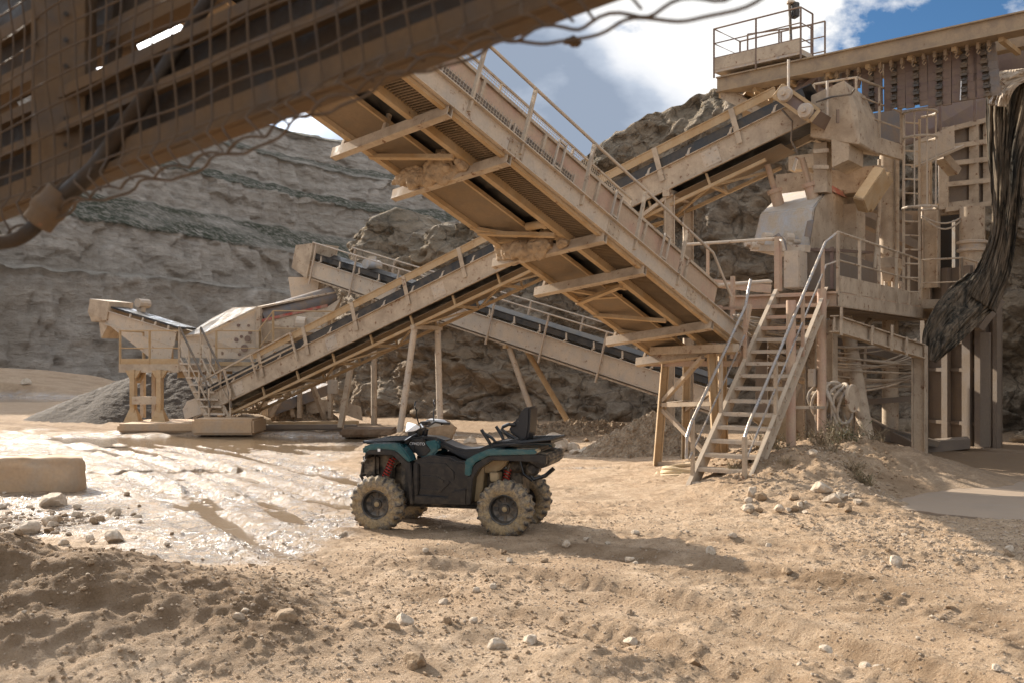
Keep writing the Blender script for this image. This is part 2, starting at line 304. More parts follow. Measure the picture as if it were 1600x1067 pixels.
class MB:
    def __init__(s): s.v = []; s.f = []; s.attr = None
    def add(s, vs, fs):
        b = len(s.v); s.v += [tuple(v) for v in vs]; s.f += [tuple(i+b for i in f) for f in fs]; return s
    def bar(s, a, b, w, h=None, up=Vector((0, 0, 1)), off=(0, 0)):
        a = Vector(a); b = Vector(b); h = h or w; d, sd, n = frame(b-a, up); vs = []
        for p in (a, b):
            for i, j in ((-1, -1), (1, -1), (1, 1), (-1, 1)): vs.append(p+sd*(i*w/2+off[0])+n*(j*h/2+off[1]))
        return s.add(vs, [(0, 1, 2, 3), (4, 7, 6, 5), (0, 4, 5, 1), (1, 5, 6, 2), (2, 6, 7, 3), (3, 7, 4, 0)])
    def ibeam(s, a, b, w, h, t=0.02, up=Vector((0, 0, 1))):
        s.bar(a, b, w, t, up, (0, h/2)); s.bar(a, b, w, t, up, (0, -h/2)); return s.bar(a, b, t, h-t-0.004, up)
    def channel(s, a, b, w, h, t=0.02, side=1, up=Vector((0, 0, 1))):
        s.bar(a, b, w, t, up, (0, h/2)); s.bar(a, b, w, t, up, (0, -h/2)); return s.bar(a, b, t, h-t-0.004, up, (side*(w/2-t/2), 0))
    def box(s, c, size, rz=0.0, M4=None):
        c = Vector(c); m = Matrix.Rotation(rz, 3, 'Z') if M4 is None else M4; vs = []
        for k in (-1, 1):
            for i, j in ((-1, -1), (1, -1), (1, 1), (-1, 1)): vs.append(c+m@Vector((i*size[0]/2, j*size[1]/2, k*size[2]/2)))
        return s.add(vs, [(3, 2, 1, 0), (4, 5, 6, 7), (0, 1, 5, 4), (1, 2, 6, 5), (2, 3, 7, 6), (3, 0, 4, 7)])
    def tube(s, pts, r, n=8, closed=False, rfun=None):
        pts = [Vector(p) for p in pts]; vs = []; fs = []; L = len(pts); up = Vector((0, 0, 1)); prev = None
        for i, p in enumerate(pts):
            d = (pts[(i+1) % L]-pts[i-1]) if closed else (pts[min(i+1, L-1)]-pts[max(i-1, 0)])
            if d.length < 1e-9: d = Vector((0, 0, 1))
            d.normalize()
            if prev is None: _, a, b = frame(d, up)
            else:
                a = prev-d*prev.dot(d)
                a = a.normalized() if a.length > 1e-6 else frame(d, up)[1]
                b = a.cross(d).normalized()
            prev = a; rr = rfun(i/(L-1)) if rfun else r
            for k in range(n):
                an = 2*math.pi*k/n; vs.append(p+a*math.cos(an)*rr+b*math.sin(an)*rr)
        for i in range(L if closed else L-1):
            for k in range(n):
                j = (i+1) % L; fs.append((i*n+k, i*n+(k+1) % n, j*n+(k+1) % n, j*n+k))
        if not closed: fs.append(tuple(reversed(range(n)))); fs.append(tuple((L-1)*n+k for k in range(n)))
        return s.add(vs, fs)
    def prism(s, poly, d):
        """planar 3D outline given thickness along vector d"""
        d = Vector(d); n = len(poly); vs = [Vector(p) for p in poly]+[Vector(p)+d for p in poly]
        return s.add(vs, [tuple(reversed(range(n))), tuple(range(n, 2*n))]+[(i, (i+1) % n, n+(i+1) % n, n+i) for i in range(n)])
    def lathe(s, prof, c, ax, n=32, cap=True):
        ax = Vector(ax).normalized(); _, a, b = frame(ax); c = Vector(c); vs = []; fs = []
        for r, h in prof:
            for k in range(n):
                an = 2*math.pi*k/n; vs.append(c+ax*h+(a*math.cos(an)+b*math.sin(an))*r)
        for i in range(len(prof)-1):
            for k in range(n): fs.append((i*n+k, i*n+(k+1) % n, (i+1)*n+(k+1) % n, (i+1)*n+k))
        if cap and prof[0][0] > 1e-4: fs.append(tuple(range(n)))
        if cap and prof[-1][0] > 1e-4: fs.append(tuple(reversed([(len(prof)-1)*n+k for k in range(n)])))
        return s.add(vs, fs)
    def hull(s, pts):
        bm = bmesh.new(); [bm.verts.new(p) for p in pts]; r = bmesh.ops.convex_hull(bm, input=bm.verts)
        bmesh.ops.delete(bm, geom=[g for g in r['geom_interior'] if isinstance(g, bmesh.types.BMVert)], context='VERTS')
        bm.verts.index_update(); vs = [v.co.copy() for v in bm.verts]; fs = [[v.index for v in f.verts] for f in bm.faces]; bm.free(); return s.add(vs, fs)
    def build(s, name, mat, parent=None, local=False, smooth=False, bevel=0.0, label=None):
        me = bpy.data.meshes.new(name); vs = s.v
        if parent is not None and not local:
            r = parent
            while r.parent: r = r.parent
            mi = ROOTM[r.name].inverted(); vs = [mi@Vector(v) for v in s.v]
        me.from_pydata([tuple(v) for v in vs], [], s.f)
        bm = bmesh.new(); bm.from_mesh(me); bmesh.ops.recalc_face_normals(bm, faces=bm.faces)
        if bevel > 0: bmesh.ops.bevel(bm, geom=[e for e in bm.edges if e.is_manifold and e.calc_face_angle(0) > 0.5], offset=bevel, segments=2, affect='EDGES', clamp_overlap=True)
        bm.to_mesh(me); bm.free()
        me.materials.append(mat)
        if smooth:
            for p in me.polygons: p.use_smooth = True
            try: me.set_sharp_from_angle(angle=R(40))
            except Exception: pass
        if parent is None:                                             # put the origin at the thing's base
            lo = np.array([min(v[i] for v in vs) for i in range(3)]); hi = np.array([max(v[i] for v in vs) for i in range(3)])
            o0 = Vector(((lo[0]+hi[0])/2, (lo[1]+hi[1])/2, lo[2])); me.transform(Matrix.Translation(-o0))
        ob = bpy.data.objects.new(name, me); COL.objects.link(ob)
        if parent is None: ob.location = o0
        else: ob.parent = parent
        if label: ob['label'] = label
        return ob
def grid_mesh(name, X, Y, Z, mat, attrs=None, smooth=True):
    """one sheet from arrays of shape (rows, cols)"""
    r, c = X.shape; me = bpy.data.meshes.new(name); co = np.stack([X, Y, Z], -1).reshape(-1, 3).astype(np.float32)
    i = np.arange(r*c).reshape(r, c); q = np.stack([i[:-1, :-1], i[:-1, 1:], i[1:, 1:], i[1:, :-1]], -1).reshape(-1, 4)
    me.vertices.add(len(co)); me.vertices.foreach_set('co', co.ravel()); nq = len(q)
    me.loops.add(nq*4); me.loops.foreach_set('vertex_index', q.ravel().astype(np.int32))
    me.polygons.add(nq); me.polygons.foreach_set('loop_start', (np.arange(nq)*4).astype(np.int32)); me.polygons.foreach_set('loop_total', np.full(nq, 4, np.int32))
    me.update(calc_edges=True)
    if smooth: me.polygons.foreach_set('use_smooth', np.ones(nq, bool))
    for k, v in (attrs or {}).items():
        a = me.attributes.new(k, 'FLOAT', 'POINT'); a.data.foreach_set('value', v.ravel().astype(np.float32))
    me.materials.append(mat); o = bpy.data.objects.new(name, me); COL.objects.link(o); return o
# ================================================================ GROUND
def resample(pl, n):
    pl = np.array(pl, float); d = np.r_[0, np.cumsum(np.hypot(*np.diff(pl[:, :2], axis=0).T))]; t = np.linspace(0, d[-1], n)
    return np.stack([np.interp(t, d, pl[:, k]) for k in range(pl.shape[1])], 1), t
def spline(pts, n=12):
    pts = [np.array(p, float) for p in pts]; pts = [2*pts[0]-pts[1]]+pts+[2*pts[-1]-pts[-2]]; o = []
    for i in range(1, len(pts)-2):
        for k in range(n):
            t = k/n; a, b, c, d = pts[i-1:i+3]
            o.append(0.5*((2*b)+(-a+c)*t+(2*a-5*b+4*c-d)*t*t+(-a+3*b-3*c+d)*t**3))
    o.append(pts[-2]); return np.array(o)
def polydist(x, y, pl):
    best = np.full(x.shape, 1e9); side = np.zeros(x.shape); along = np.zeros(x.shape); acc = 0.0
    for a, b in zip(pl[:-1], pl[1:]):
        d = b-a; L = math.hypot(*d)
        if L < 1e-6: continue
        t = np.clip(((x-a[0])*d[0]+(y-a[1])*d[1])/L**2, 0, 1); px = x-a[0]-t*d[0]; py = y-a[1]-t*d[1]
        q = px*px+py*py; m = q < best; sg = np.sign(d[0]*py-d[1]*px)
        best = np.where(m, q, best); side = np.where(m, sg, side); along = np.where(m, acc+t*L, along); acc += L
    return np.sqrt(best), side, along
def GP(*pp): return [tuple(G(*p)[:2]) for p in pp]
TRACKS = [  # tyre paths worn across the yard: (world path, depth, half width, brownness)
    (spline(GP((1750, 1060), (1600, 985), (1350, 925), (1050, 880), (850, 865), (700, 872))), 0.045, 0.26, 0.8),
    (spline(GP((1500, 1060), (1150, 960), (850, 905), (600, 885), (430, 850), (340, 800), (290, 750), (200, 712), (60, 690), (-200, 680))), 0.075, 0.20, 0.45),
    (spline(GP((1200, 1060), (900, 985), (700, 945), (520, 895), (400, 850), (300, 790), (180, 740), (0, 718))), 0.07, 0.20, 0.4),
    (spline(GP((640, 770), (520, 745), (420, 722), (320, 700), (200, 680), (90, 665), (-60, 652))), 0.07, 0.22, 0.5),
    (spline(GP((600, 800), (480, 775), (380, 745), (300, 722), (190, 697), (60, 676), (-100, 664))), 0.07, 0.22, 0.35),
    (spline(GP((520, 840), (440, 800), (400, 770), (300, 735), (180, 708), (0, 688))), 0.05, 0.2, 0.3),
    (spline(GP((1750, 905), (1450, 875), (1200, 850), (1000, 838), (900, 838))), 0.03, 0.22, 0.4),
    (spline(GP((560, 720), (440, 700), (330, 684), (180, 664), (60, 650), (-100, 640))), 0.06, 0.25, 0.4),
]
MOUNDS = [  # x, y, radius x, radius y, height, lumpiness
    (-4.3, 8.3, 2.1, 1.25, 0.50, 0.05), (-2.9, 7.5, 1.5, 0.9, 0.20, 0.045), (-5.2, 7.3, 1.3, 1.2, 0.16, 0.06),
    (4.9, 17.2, 1.75, 2.7, 0.58, 0.06), (4.3, 15.6, 1.2, 0.9, 0.16, 0.05), (6.9, 18.2, 1.5, 1.6, 0.42, 0.05),
    (0.55, 6.9, 0.5, 0.35, 0.09, 0.03), (-0.6, 7.3, 0.7, 0.4, 0.08, 0.04),
]
def mound_of(x, y):
    z = 0
    wx = x+0.25*perlin(x*0.8, y*0.8, 41); wy = y+0.25*perlin(x*0.8, y*0.8, 42)
    for cx, cy, rx, ry, h, l in MOUNDS:
        g = np.exp(-(((wx-cx)/rx)**2+((wy-cy)/ry)**2)); z = z+h*g+l*g*(fbm(x*2.0, y*2.0, 6, 50, 0.55)+0.5)
    return z
PUD = [(-8.4, 27.4, 4.9, 1.5), (-40.0, 56.0, 18.0, 6.0), (-3.0, 24.6, 2.6, 0.8), (-6.1, 19.1, 1.5, .22)]
def lowmask(x, y):
    m = 0
    for cx, cy, rx, ry in PUD:
        d = ((x-cx+0.8*perlin(x*.5, y*.5, 61))/rx)**2+((y-cy+0.4*perlin(x*.6, y*.6, 62))/ry)**2; m = np.maximum(m, 1-sstep(0.75, 1.25, d))
    return m
def wetmask(x, y):
    px = x/np.maximum(y, 1)*F+800
    a = np.exp(-(((x+4.9)/3.3)**2+((y-16.0)/4.6)**2))*1.25
    b = np.exp(-(((x+9)/8.5)**2+((y-24)/7.5)**2))*0.95
    c = np.exp(-(((x+3.3)/1.7)**2+((y-12.2)/2.4)**2))*0.8
    wm = np.clip(np.maximum(np.maximum(a, b), c)+0.30*fbm(x*0.45, y*0.8, 4, 71), 0, 1)
    return np.clip(sstep(0.25, 0.75, wm), 0, 1)
QX, QY = -0.755, 12.76
def ground_z(x, y, full=False):
    x = np.asarray(x, float); y = np.asarray(y, float)
    dq = np.exp(-(((x-QX)/1.4)**2+((y-QY)/1.0)**2)**2)
    near = 1-sstep(30, 60, y)
    z = 0.05*fbm(x*0.22, y*0.22, 3, 1)*(1-dq)
    brown = np.zeros(x.shape); wet = wetmask(x, y)
    tz = np.zeros(x.shape)
    for pl, dep, hw, br in TRACKS:
        d, sd, al = polydist(x, y, pl); g = hw*1.15; c0 = np.abs(d-0.0)
        for gauge in (0.0,):
            r = np.exp(-(c0/hw)**4); lip = np.exp(-((c0-hw*1.5)/(hw*0.45))**2)
            tread = 0.5+0.5*np.sin(al*2*math.pi/0.16+sd*d*9)
            tz += -dep*r+0.5*dep*lip*(0.6+0.8*perlin(x*2.2, y*2.2, 33))+0.016*tread*r*np.clip(0.7+perlin(x*.7, y*.7, 34), 0, 1)
        brown = np.maximum(brown, br*np.exp(-(c0/(hw*2.1))**4)*np.clip(.8+.8*fbm(x*1.3, y*3.0, 3, 37), 0, 1))
    dc, sc_, ac = polydist(x, y, TRACKS[4][0]); lat = dc*sc_
    st = fbm(lat*2.1+.3*perlin(ac*.2, lat*.3, 35), ac*0.10, 4, 36, .55); stf = np.exp(-(dc/3.2)**4)*sstep(10.5, 12.5, y)
    tz += 0.028*st*stf+0.010*stf*fbm(lat*7, ac*.8, 4, 38)
    z = z+(1.5*sstep(0.6, 1.6, x-y*-.06)+.85*(1-sstep(0.6, 1.6, x-y*-.06)))*tz*near*(1-0.85*dq)
    rough = 0.10+0.90*sstep(-0.15, 0.35, fbm(x*0.45, y*0.8, 3, 5))
    n = 0.016*fbm(x*2.1, y*2.3, 5, 11)+0.014*ridged(x*4.3, y*5.0, 3, 12, 0.55)*sstep(-.3, .3, perlin(x*.8, y*.8, 13))
    clod = np.maximum(perlin(x*9, y*9, 14), 0)**1.5*0.030+np.maximum(perlin(x*17, y*17, 15), 0)**1.3*0.026
    z = z+(n+clod*rough)*near*(1-0.6*dq)
    px = x/np.maximum(y, 1)*F+800
    rgt = sstep(2.0, 4.5, x-0.0)*sstep(9, 10.5, y)*(1-sstep(13.5, 15, y))
    z = z+rgt*(0.035*np.maximum(perlin(x*11, y*8, 16), 0)+0.02*perlin(x*2, y*14, 17))
    flat = sstep(6.3, 7.6, x)*sstep(12.6, 13.6, y)
    z = z*(1-0.85*flat)
    mz = mound_of(x, y); mz = mz*(1-.9*sstep(5.0, 5.9, x)*(1-sstep(15.2, 16.6, y))*sstep(12, 12.8, y)); z = z+mz+0.03*sstep(0.05, 0.3, mz)*np.maximum(perlin(x*9, y*9, 18), -0.2)
    d1 = 1-sstep(6, 10.5, np.abs(y-64)+3*perlin(x*.08, y*.08, 19)); bh = (0.95+0.6*fbm(x*.06, y*.06, 3, 20)+0.5*np.exp(-((x+36)/7)**2))
    z = z+d1*bh*sstep(-24, -30, x)
    z = z-0.09*sstep(14, 24, y)*(1-sstep(26, 40, y))*wet*0.3
    low = lowmask(x, y); z = z*(1-low)+(-0.10)*low
    if not full: return z
    brown = np.clip(np.maximum(brown, sstep(0.03, 0.30, mound_of(x, y))*np.where(x < 1.5, 0.85, 0.25))+0.35*sstep(0.1, 0.5, fbm(x*.9, y*1.4, 4, 22))+d1*0.6, 0, 1)
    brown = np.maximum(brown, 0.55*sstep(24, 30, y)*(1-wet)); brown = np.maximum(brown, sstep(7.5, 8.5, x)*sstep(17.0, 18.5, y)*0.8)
    wet = np.clip(wet*(1-stf*.55)+wet*stf*1.0*sstep(-.05, .30, -st), 0, 1); brown = np.clip(brown+.5*stf*sstep(.05, .35, st), 0, 1)
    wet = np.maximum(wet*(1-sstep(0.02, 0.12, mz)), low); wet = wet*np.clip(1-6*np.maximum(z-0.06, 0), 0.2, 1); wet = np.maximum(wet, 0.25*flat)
    return z, wet, brown
def axis(segs):
    o = [segs[0][0]]
    for a, b, s0, s1 in segs:
        x = a
        while x < b-1e-6:
            t = (x-a)/(b-a); x = min(b, x+s0+(s1-s0)*t); o.append(x)
    return np.array(o)
xs = axis([(-420, -60, 30, 4), (-60, -20, 1.0, 0.3), (-20, -8, 0.16, 0.07), (-8, 9.5, 0.034, 0.034), (9.5, 20, 0.08, 0.3), (20, 420, 1, 40)])
ys = axis([(-60, 3, 6, 0.3), (3, 5.6, 0.2, 0.04), (5.6, 17, 0.03, 0.04), (17, 32, 0.045, 0.12), (32, 75, 0.2, 0.6), (75, 700, 2, 60)])
GX, GY = np.meshgrid(xs, ys); gz, gw, gb = ground_z(GX, GY, True)
ground = grid_mesh('ground', GX, GY, gz, M['ground'], {'wet': gw, 'brown': gb, 'high': gz}); ground['kind'] = 'structure'
del GX, GY
def gh(x, y): return float(ground_z(np.array([x]), np.array([y]))[0])
for i, (cx, cy, rx, ry) in enumerate(PUD):
    mb = MB(); n = 40; mb.add([(cx+rx*1.35*math.cos(2*math.pi*k/n), cy+ry*1.5*math.sin(2*math.pi*k/n), -0.055) for k in range(n)], [tuple(range(n))])
    o = mb.build('puddle_water', M['water']); o['kind'] = 'structure'
mb = MB(); n = 60; mb.add([(-6.4+7.5*math.cos(2*math.pi*k/n), 17.6+8.2*math.sin(2*math.pi*k/n), -0.046) for k in range(n)], [tuple(range(n))])
o = mb.build('puddle_water', M['water']); o['kind'] = 'structure'
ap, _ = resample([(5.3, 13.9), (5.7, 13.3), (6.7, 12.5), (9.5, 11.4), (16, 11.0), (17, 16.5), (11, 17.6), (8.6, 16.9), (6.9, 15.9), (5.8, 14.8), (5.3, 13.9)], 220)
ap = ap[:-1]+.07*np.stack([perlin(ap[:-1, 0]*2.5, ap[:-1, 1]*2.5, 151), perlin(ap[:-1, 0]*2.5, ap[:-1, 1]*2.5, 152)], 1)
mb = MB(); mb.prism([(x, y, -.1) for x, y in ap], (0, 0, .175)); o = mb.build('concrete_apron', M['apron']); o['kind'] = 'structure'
# ================================================================ QUARRY CLIFFS (far, benched)
base = spline([(-95, -10), (-74, 50), (-51, 99), (-31, 143), (-10, 176), (30, 203), (100, 220)], 10)
bl, tt = resample(base, 760)
tan = np.gradient(bl, axis=0); tan /= np.hypot(tan[:, 0], tan[:, 1])[:, None]; nor = np.stack([-tan[:, 1], tan[:, 0]], 1)
prof = [(0, -1, 0), (0.8, 12.0, 0), (4, 12.5, 0.25), (5.0, 18.6, 0), (14, 24.0, 1), (15, 29.6, 0.05), (22, 32.6, 1), (23.2, 37.6, 0.05), (30, 40.6, 0.9), (31.5, 45.5, 0.1), (40, 48, 0.9), (60, 50, 0.8), (90, 49, 0.8)]
rows = []
for (s0, z0, v0), (s1, z1, v1) in zip(prof[:-1], prof[1:]):
    k = 26 if (z1-z0) > 4 and (s1-s0) < 3 else 9
    for q in range(k): rows.append((s0+(s1-s0)*q/k, z0+(z1-z0)*q/k, max(v0, v1) if (s1-s0) > 3 else 0.05*v0, 1.0 if (s1-s0) < 3 else 0.35))
rows.append((*prof[-1], 0.3)); rows = np.array(rows)
S = rows[:, 0][:, None]+0*tt[None]; Zc = rows[:, 1][:, None]+0*tt[None]; T = tt[None]+0*S
wob = 1.2*fbm(T*0.02, Zc*0.004, 3, 81)
dispS = (1.0*fbm(T*0.05, Zc*0.02, 4, 82)+0.40*ridged(T*0.35, Zc*0.05, 3, 83, .6)+0.30*np.abs(perlin(T*0.02, Zc*0.9, 84)))*rows[:, 3][:, None]
c1, c2, c3 = cells(T*0.40+0.4*perlin(T*.3, Zc*.3, 90), Zc*0.45, 85); dispS += 1.0*(c3-0.5)*rows[:, 3][:, None]
Zw = Zc+0.5*fbm(T*0.018, S*0.02, 3, 86)*(Zc > 1)+0.35*fbm(T*0.3, S*0.3, 3, 87)*(Zc > 1)
S2 = S+dispS+wob
X = bl[:, 0][None]+nor[:, 0][None]*S2; Y = bl[:, 1][None]+nor[:, 1][None]*S2
veg = rows[:, 2][:, None]*np.clip(1.0+0.9*fbm(T*0.05, S*0.15, 4, 88), 0, 1)
o = grid_mesh('quarry_cliff', X, Y, Zw, M['cliff'], {'veg': veg}, smooth=False); o['kind'] = 'structure'
# ================================================================ NEAR ROCK WALL behind the plant
wb = [(-14, 74, 6.2), (-12.5, 60, 6.8), (-9.6, 50, 7.2), (-7.2, 43, 8.0), (-3.8, 39.0, 7.4), (0, 36.8, 8.4), (4, 35.8, 11.0), (8, 33.5, 11.8), (12, 31.5, 10.0), (16.6, 31.2, 9.4), (16.9, 27.5, 9.8), (15.0, 25.3, 12.5), (15.4, 21, 12), (18, 15, 12), (24, 8, 12)]
wl = spline(wb, 10); wl, wt = resample(wl, 900); tn = np.gradient(wl[:, :2], axis=0); tn /= np.hypot(tn[:, 0], tn[:, 1])[:, None]; nr = np.stack([-tn[:, 1], tn[:, 0]], 1)
h = np.linspace(0, 1, 190); hh = h[:, None]; top = wl[:, 2][None]
T = wt[None]+0*hh; lim = 150/190
lean = np.where(hh < lim, hh/lim, 1.0)
Zr = -0.3+top*np.where(hh < lim, (hh/lim)**1.0, 1.0)+np.where(hh > lim, (hh-lim)*5, 0)
Sr = 0.22*top*lean**1.3+np.where(hh > lim, (hh-lim)/(1-lim)*26, 0)
q = Zr
dsp = 0.9*fbm(T*0.13, q*0.16, 4, 101)+0.55*ridged(T*0.30+q*.12, q*0.38, 4, 102, .55)*0.8
a1, a2, a3 = cells(T*0.42+.5*perlin(T*.6, q*.6, 103), q*0.55+T*0.1, 104); dsp += 0.75*(a3-.5)*sstep(0, .12, a2)
a1, a2, b3 = cells(T*1.2+q*.5, q*1.4-T*.3, 105); dsp += 0.26*(b3-.5)*sstep(0, .1, a2)
a1, a2, d3 = cells(T*2.9, q*3.3, 106); dsp += 0.09*(d3-.5)
dsp += 0.10*ridged(T*2.2, q*2.2, 3, 107)
foot = np.exp(-(q/0.8)**2)*(hh < .5)
Sr = Sr-dsp-foot*0.9*(0.7+fbm(T*.6, q*.2, 3, 108)); Zr = Zr+0.7*fbm(T*0.25, Sr*0.25, 4, 109)*lean*(hh > .25)+0.15*dsp
X = wl[:, 0][None]+nr[:, 0][None]*Sr; Y = wl[:, 1][None]+nr[:, 1][None]*Sr
veg = np.where(hh > lim*0.97, 0.35, 0.04+0.3*sstep(.75, .97, hh/lim))*np.clip(.6+fbm(T*.4, q*.5, 4, 110), 0, 1)
veg = np.maximum(veg, sstep(86, 92, T)*0.75*np.clip(.7+fbm(T*.9, q*.9, 4, 111), 0, 1)) if wt[-1] > 95 else veg
o = grid_mesh('rock_wall', X, Y, Zr, M['rock'], {'veg': veg}, smooth=False); o['kind'] = 'structure'
# ================================================================ HEAPS
def heap(name, label, cat, c, rx, ry, h, mat, sharp=1.0, lump=0.06, seed=0, n=110, fine=1.0):
    t = np.linspace(0, 1, n)[:, None]; a = np.linspace(0, 2*math.pi, n*2)[None]
    rr = t*(1+0.18*perlin(np.cos(a)*1.4+seed, np.sin(a)*1.4, 121)); X = c[0]+rx*rr*np.cos(a); Y = c[1]+ry*rr*np.sin(a)
    prof = (1-t)**sharp if sharp != 0 else np.exp(-(t*2)**2)
    Z = h*prof*(1+0.2*perlin(np.cos(a)*1.2, np.sin(a)*1.2+seed, 122)*t*2)+lump*fbm(X*2.2*fine, Y*2.2*fine, 5, 123+seed, .6)*(1-t**6)+lump*.8*np.maximum(perlin(X*6*fine, Y*6*fine, 124), 0)
    X[:, -1] = X[:, 0]; Y[:, -1] = Y[:, 0]; Z[:, -1] = Z[:, 0]
    o = grid_mesh(name, X-c[0], Y-c[1], Z-0.08*t**3, mat, smooth=False); o.location = (c[0], c[1], 0.0); return tag(o, label, cat)
heap('gravel_stockpile', 'big dark gravel cone piled behind the small left platform', 'stockpile', (-13.4, 38.5), 4.9, 4.6, 2.0, M['spoil'], 1.0, 0.035, 3)
heap('rubble_heap', 'brown rubble heap beside the trestle under the steep central conveyor', 'rubble heap', (3.2, 22.6), 1.9, 1.4, 0.95, M['rubble'], 1.1, 0.07, 5, fine=2.2)
heap('rubble_heap', 'low grey rubble heap lying under the left screening plant', 'rubble heap', (-7.6, 33.6), 2.0, 1.2, 1.05, M['rubble'], 0.9, 0.12, 8, fine=2)
heap('mud_heap', 'low brown mud heap behind the quad bike handlebars', 'mud heap', (-2.5, 24.0), 1.35, 0.8, 0.42, M['clod'], 0.6, 0.05, 9, fine=1.5)
heap('rubble_heap', 'low rubble bank at the rock wall foot right of the quad bike', 'rubble heap', (2.1, 29.0), 3.0, 0.9, 0.4, M['rubble'], 0.9, 0.10, 12, fine=2)
# ================================================================ STONES
rnd = random.Random(5)
def stone_mesh(seed, sub=3, flat=0.7):
    bm = bmesh.new(); bmesh.ops.create_icosphere(bm, subdivisions=sub, radius=1.0); r = random.Random(seed)
    planes = [(Vector((r.gauss(0, 1), r.gauss(0, 1), r.gauss(0, .8))).normalized(), r.uniform(.52, .88)) for _ in range(11)]
    for v in bm.verts:
        for nrm, d in planes:
            k = v.co.dot(nrm)-d
            if k > 0: v.co -= nrm*k*0.93
        v.co *= 1+0.05*math.sin(v.co.x*9+seed)*math.cos(v.co.y*8); v.co.z *= flat
    me = bpy.data.meshes.new('loose_stone'); bm.to_mesh(me); bm.free()
    return me
SM = [stone_mesh(s, 3, rnd.uniform(.6, .85)) for s in range(9)]
for m_ in SM: m_.materials.append(M['stone'])
SMB = [m_.copy() for m_ in SM]
for m_ in SMB: m_.materials.clear(); m_.materials.append(M['clod'])
def stone(x, y, size, label, group=None, brown=False, z=None, sink=0.25, name='loose_stone', cat='stone', sq=None):
    me = (SMB if brown else SM)[rnd.randrange(9)]
    o = bpy.data.objects.new(name, me); COL.objects.link(o)
    s = sq or (size*rnd.uniform(.85, 1.25), size*rnd.uniform(.7, 1.1), size*rnd.uniform(.7, 1.0)); o.scale = s
    o.rotation_euler = (rnd.uniform(-.25, .25), rnd.uniform(-.25, .25), rnd.uniform(0, 6.28))
    o.location = (x, y, (gh(x, y) if z is None else z)+s[2]*(.7-2*sink*.7)); return tag(o, label, cat, group)
for px, py, wd, lb in [(775, 1027, 34, 'rounded pale stone in front of the tyre tracks at the bottom edge'), (828, 1018, 30, 'pale stone just right of the rounded one at the bottom edge'), (740, 993, 22, 'small pale stone above the rounded stone at the bottom edge'),
        (650, 1048, 44, 'brown stone half sunk in mud at the bottom edge'), (450, 1012, 44, 'flat whitish stone on the brown mound slope'), (478, 940, 13, 'small white stone on the crest of the brown mound'), (383, 1008, 18, 'small grey stone beside the flat whitish stone'),
        (1290, 1017, 28, 'flat stone standing alone low on the right'), (1082, 1022, 34, 'brown stone lying in the muddy track at the bottom'), (700, 1003, 20, 'brown clod right of the mound toe'),
        (1143, 840, 18, 'grey stone alone in front of the steps'), (1201, 850, 17, 'grey stone right of the one alone in front of the steps'), (1400, 885, 38, 'flat stone on the gravelly ground at the right'),
        (1110, 870, 26, 'pale stone among small clods right of the quad bike shadow'), (985, 872, 20, 'pale clod at the tip of the quad bike shadow'), (885, 858, 18, 'pale clod inside the quad bike shadow')]:
    g = G(px, py); stone(g.x, g.y, wd/2/F*g.y, lb, brown='brown' in lb)
st_pile = [(1283, 793, 44, 'largest white rock of the pile at the dirt bank foot'), (1270, 775, 20, 'upright white rock behind the largest one at the bank foot'), (1300, 800, 30, 'grey rock right of the largest white rock'), (1340, 803, 17, 'small white rock by the weeds at the shade edge')]
for px, py, wd, lb in st_pile: g = G(px, py); stone(g.x, g.y, wd/2/F*g.y, lb, cat='rock')
for k in range(26):
    px = rnd.uniform(1165, 1345); py = 800-(1280-px)*0.03+rnd.uniform(-8, 10); g = G(px, py)
    stone(g.x, g.y, rnd.uniform(.04, .11), 'small stone in the row along the foot of the dirt bank', 'stones along the dirt bank foot', rnd.random() < .5)
for k in range(44):
    px = rnd.uniform(-20, 225); py = rnd.gauss(812, 22); g = G(px, max(768, min(856, py)))
    stone(g.x, g.y, abs(rnd.gauss(.035, .03))+.02, 'pale broken stone strewn in front of the long concrete block', 'broken stones by the concrete block', rnd.random() < .25)
for px, py, wd in [(45, 835, 44), (180, 852, 34), (85, 790, 46), (78, 820, 30), (20, 850, 40)]:
    g = G(px, py); stone(g.x, g.y, wd/2/F*g.y, {45: 'large pale slab rock nearest the brown mound on the left', 180: 'pale pointed rock at the mound edge nearest the wet mud', 85: 'big pale rock just in front of the concrete block', 78: 'pale rock in the middle of the left stone strew', 20: 'pale rock at the left frame edge above the mound'}[px])
for k in range(46):
    px = rnd.uniform(870, 1010) if k < 30 else rnd.uniform(610, 790); py = rnd.gauss(702, 5); g = G(px, py)
    stone(g.x, g.y, rnd.uniform(.07, .22), 'pale rock lying between the quad bike and the rock wall', 'pale rocks behind the quad bike', rnd.random() < .2)
g = G(868, 702); stone(g.x, g.y, .42, 'largest pale rock behind the quad bike rear wheel', cat='rock')
g = G(680, 690); o = stone(g.x, g.y, .6, 'brown boulder against the conveyor leg behind the handlebars', brown=True, cat='boulder')
g = G(1047, 706); stone(g.x, g.y, .5, 'white angular boulder leaning under the trestle', cat='boulder', sq=(.32, .3, .48)); stone(g.x+.55, g.y-.1, .4, 'brownish boulder beside the white angular one under the trestle', cat='boulder', brown=True)
for px, py, l in [(42, 606, 'flat pale boulder on the far earth bank'), (160, 601, 'pale boulder on the right end of the far earth bank')]: stone((px-800)/F*62, 62, .42, l, cat='boulder')
for k in range(150):
    x = rnd.uniform(-4.5, 6.5); y = rnd.uniform(6.6, 12.5) ** 1.0
    if abs(x-QX) < 1.6 and y > 11.2: continue
    stone(x, y, abs(rnd.gauss(.018, .018))+.012, 'small stone scattered over the muddy yard', 'small stones scattered over the yard', rnd.random() < .45)
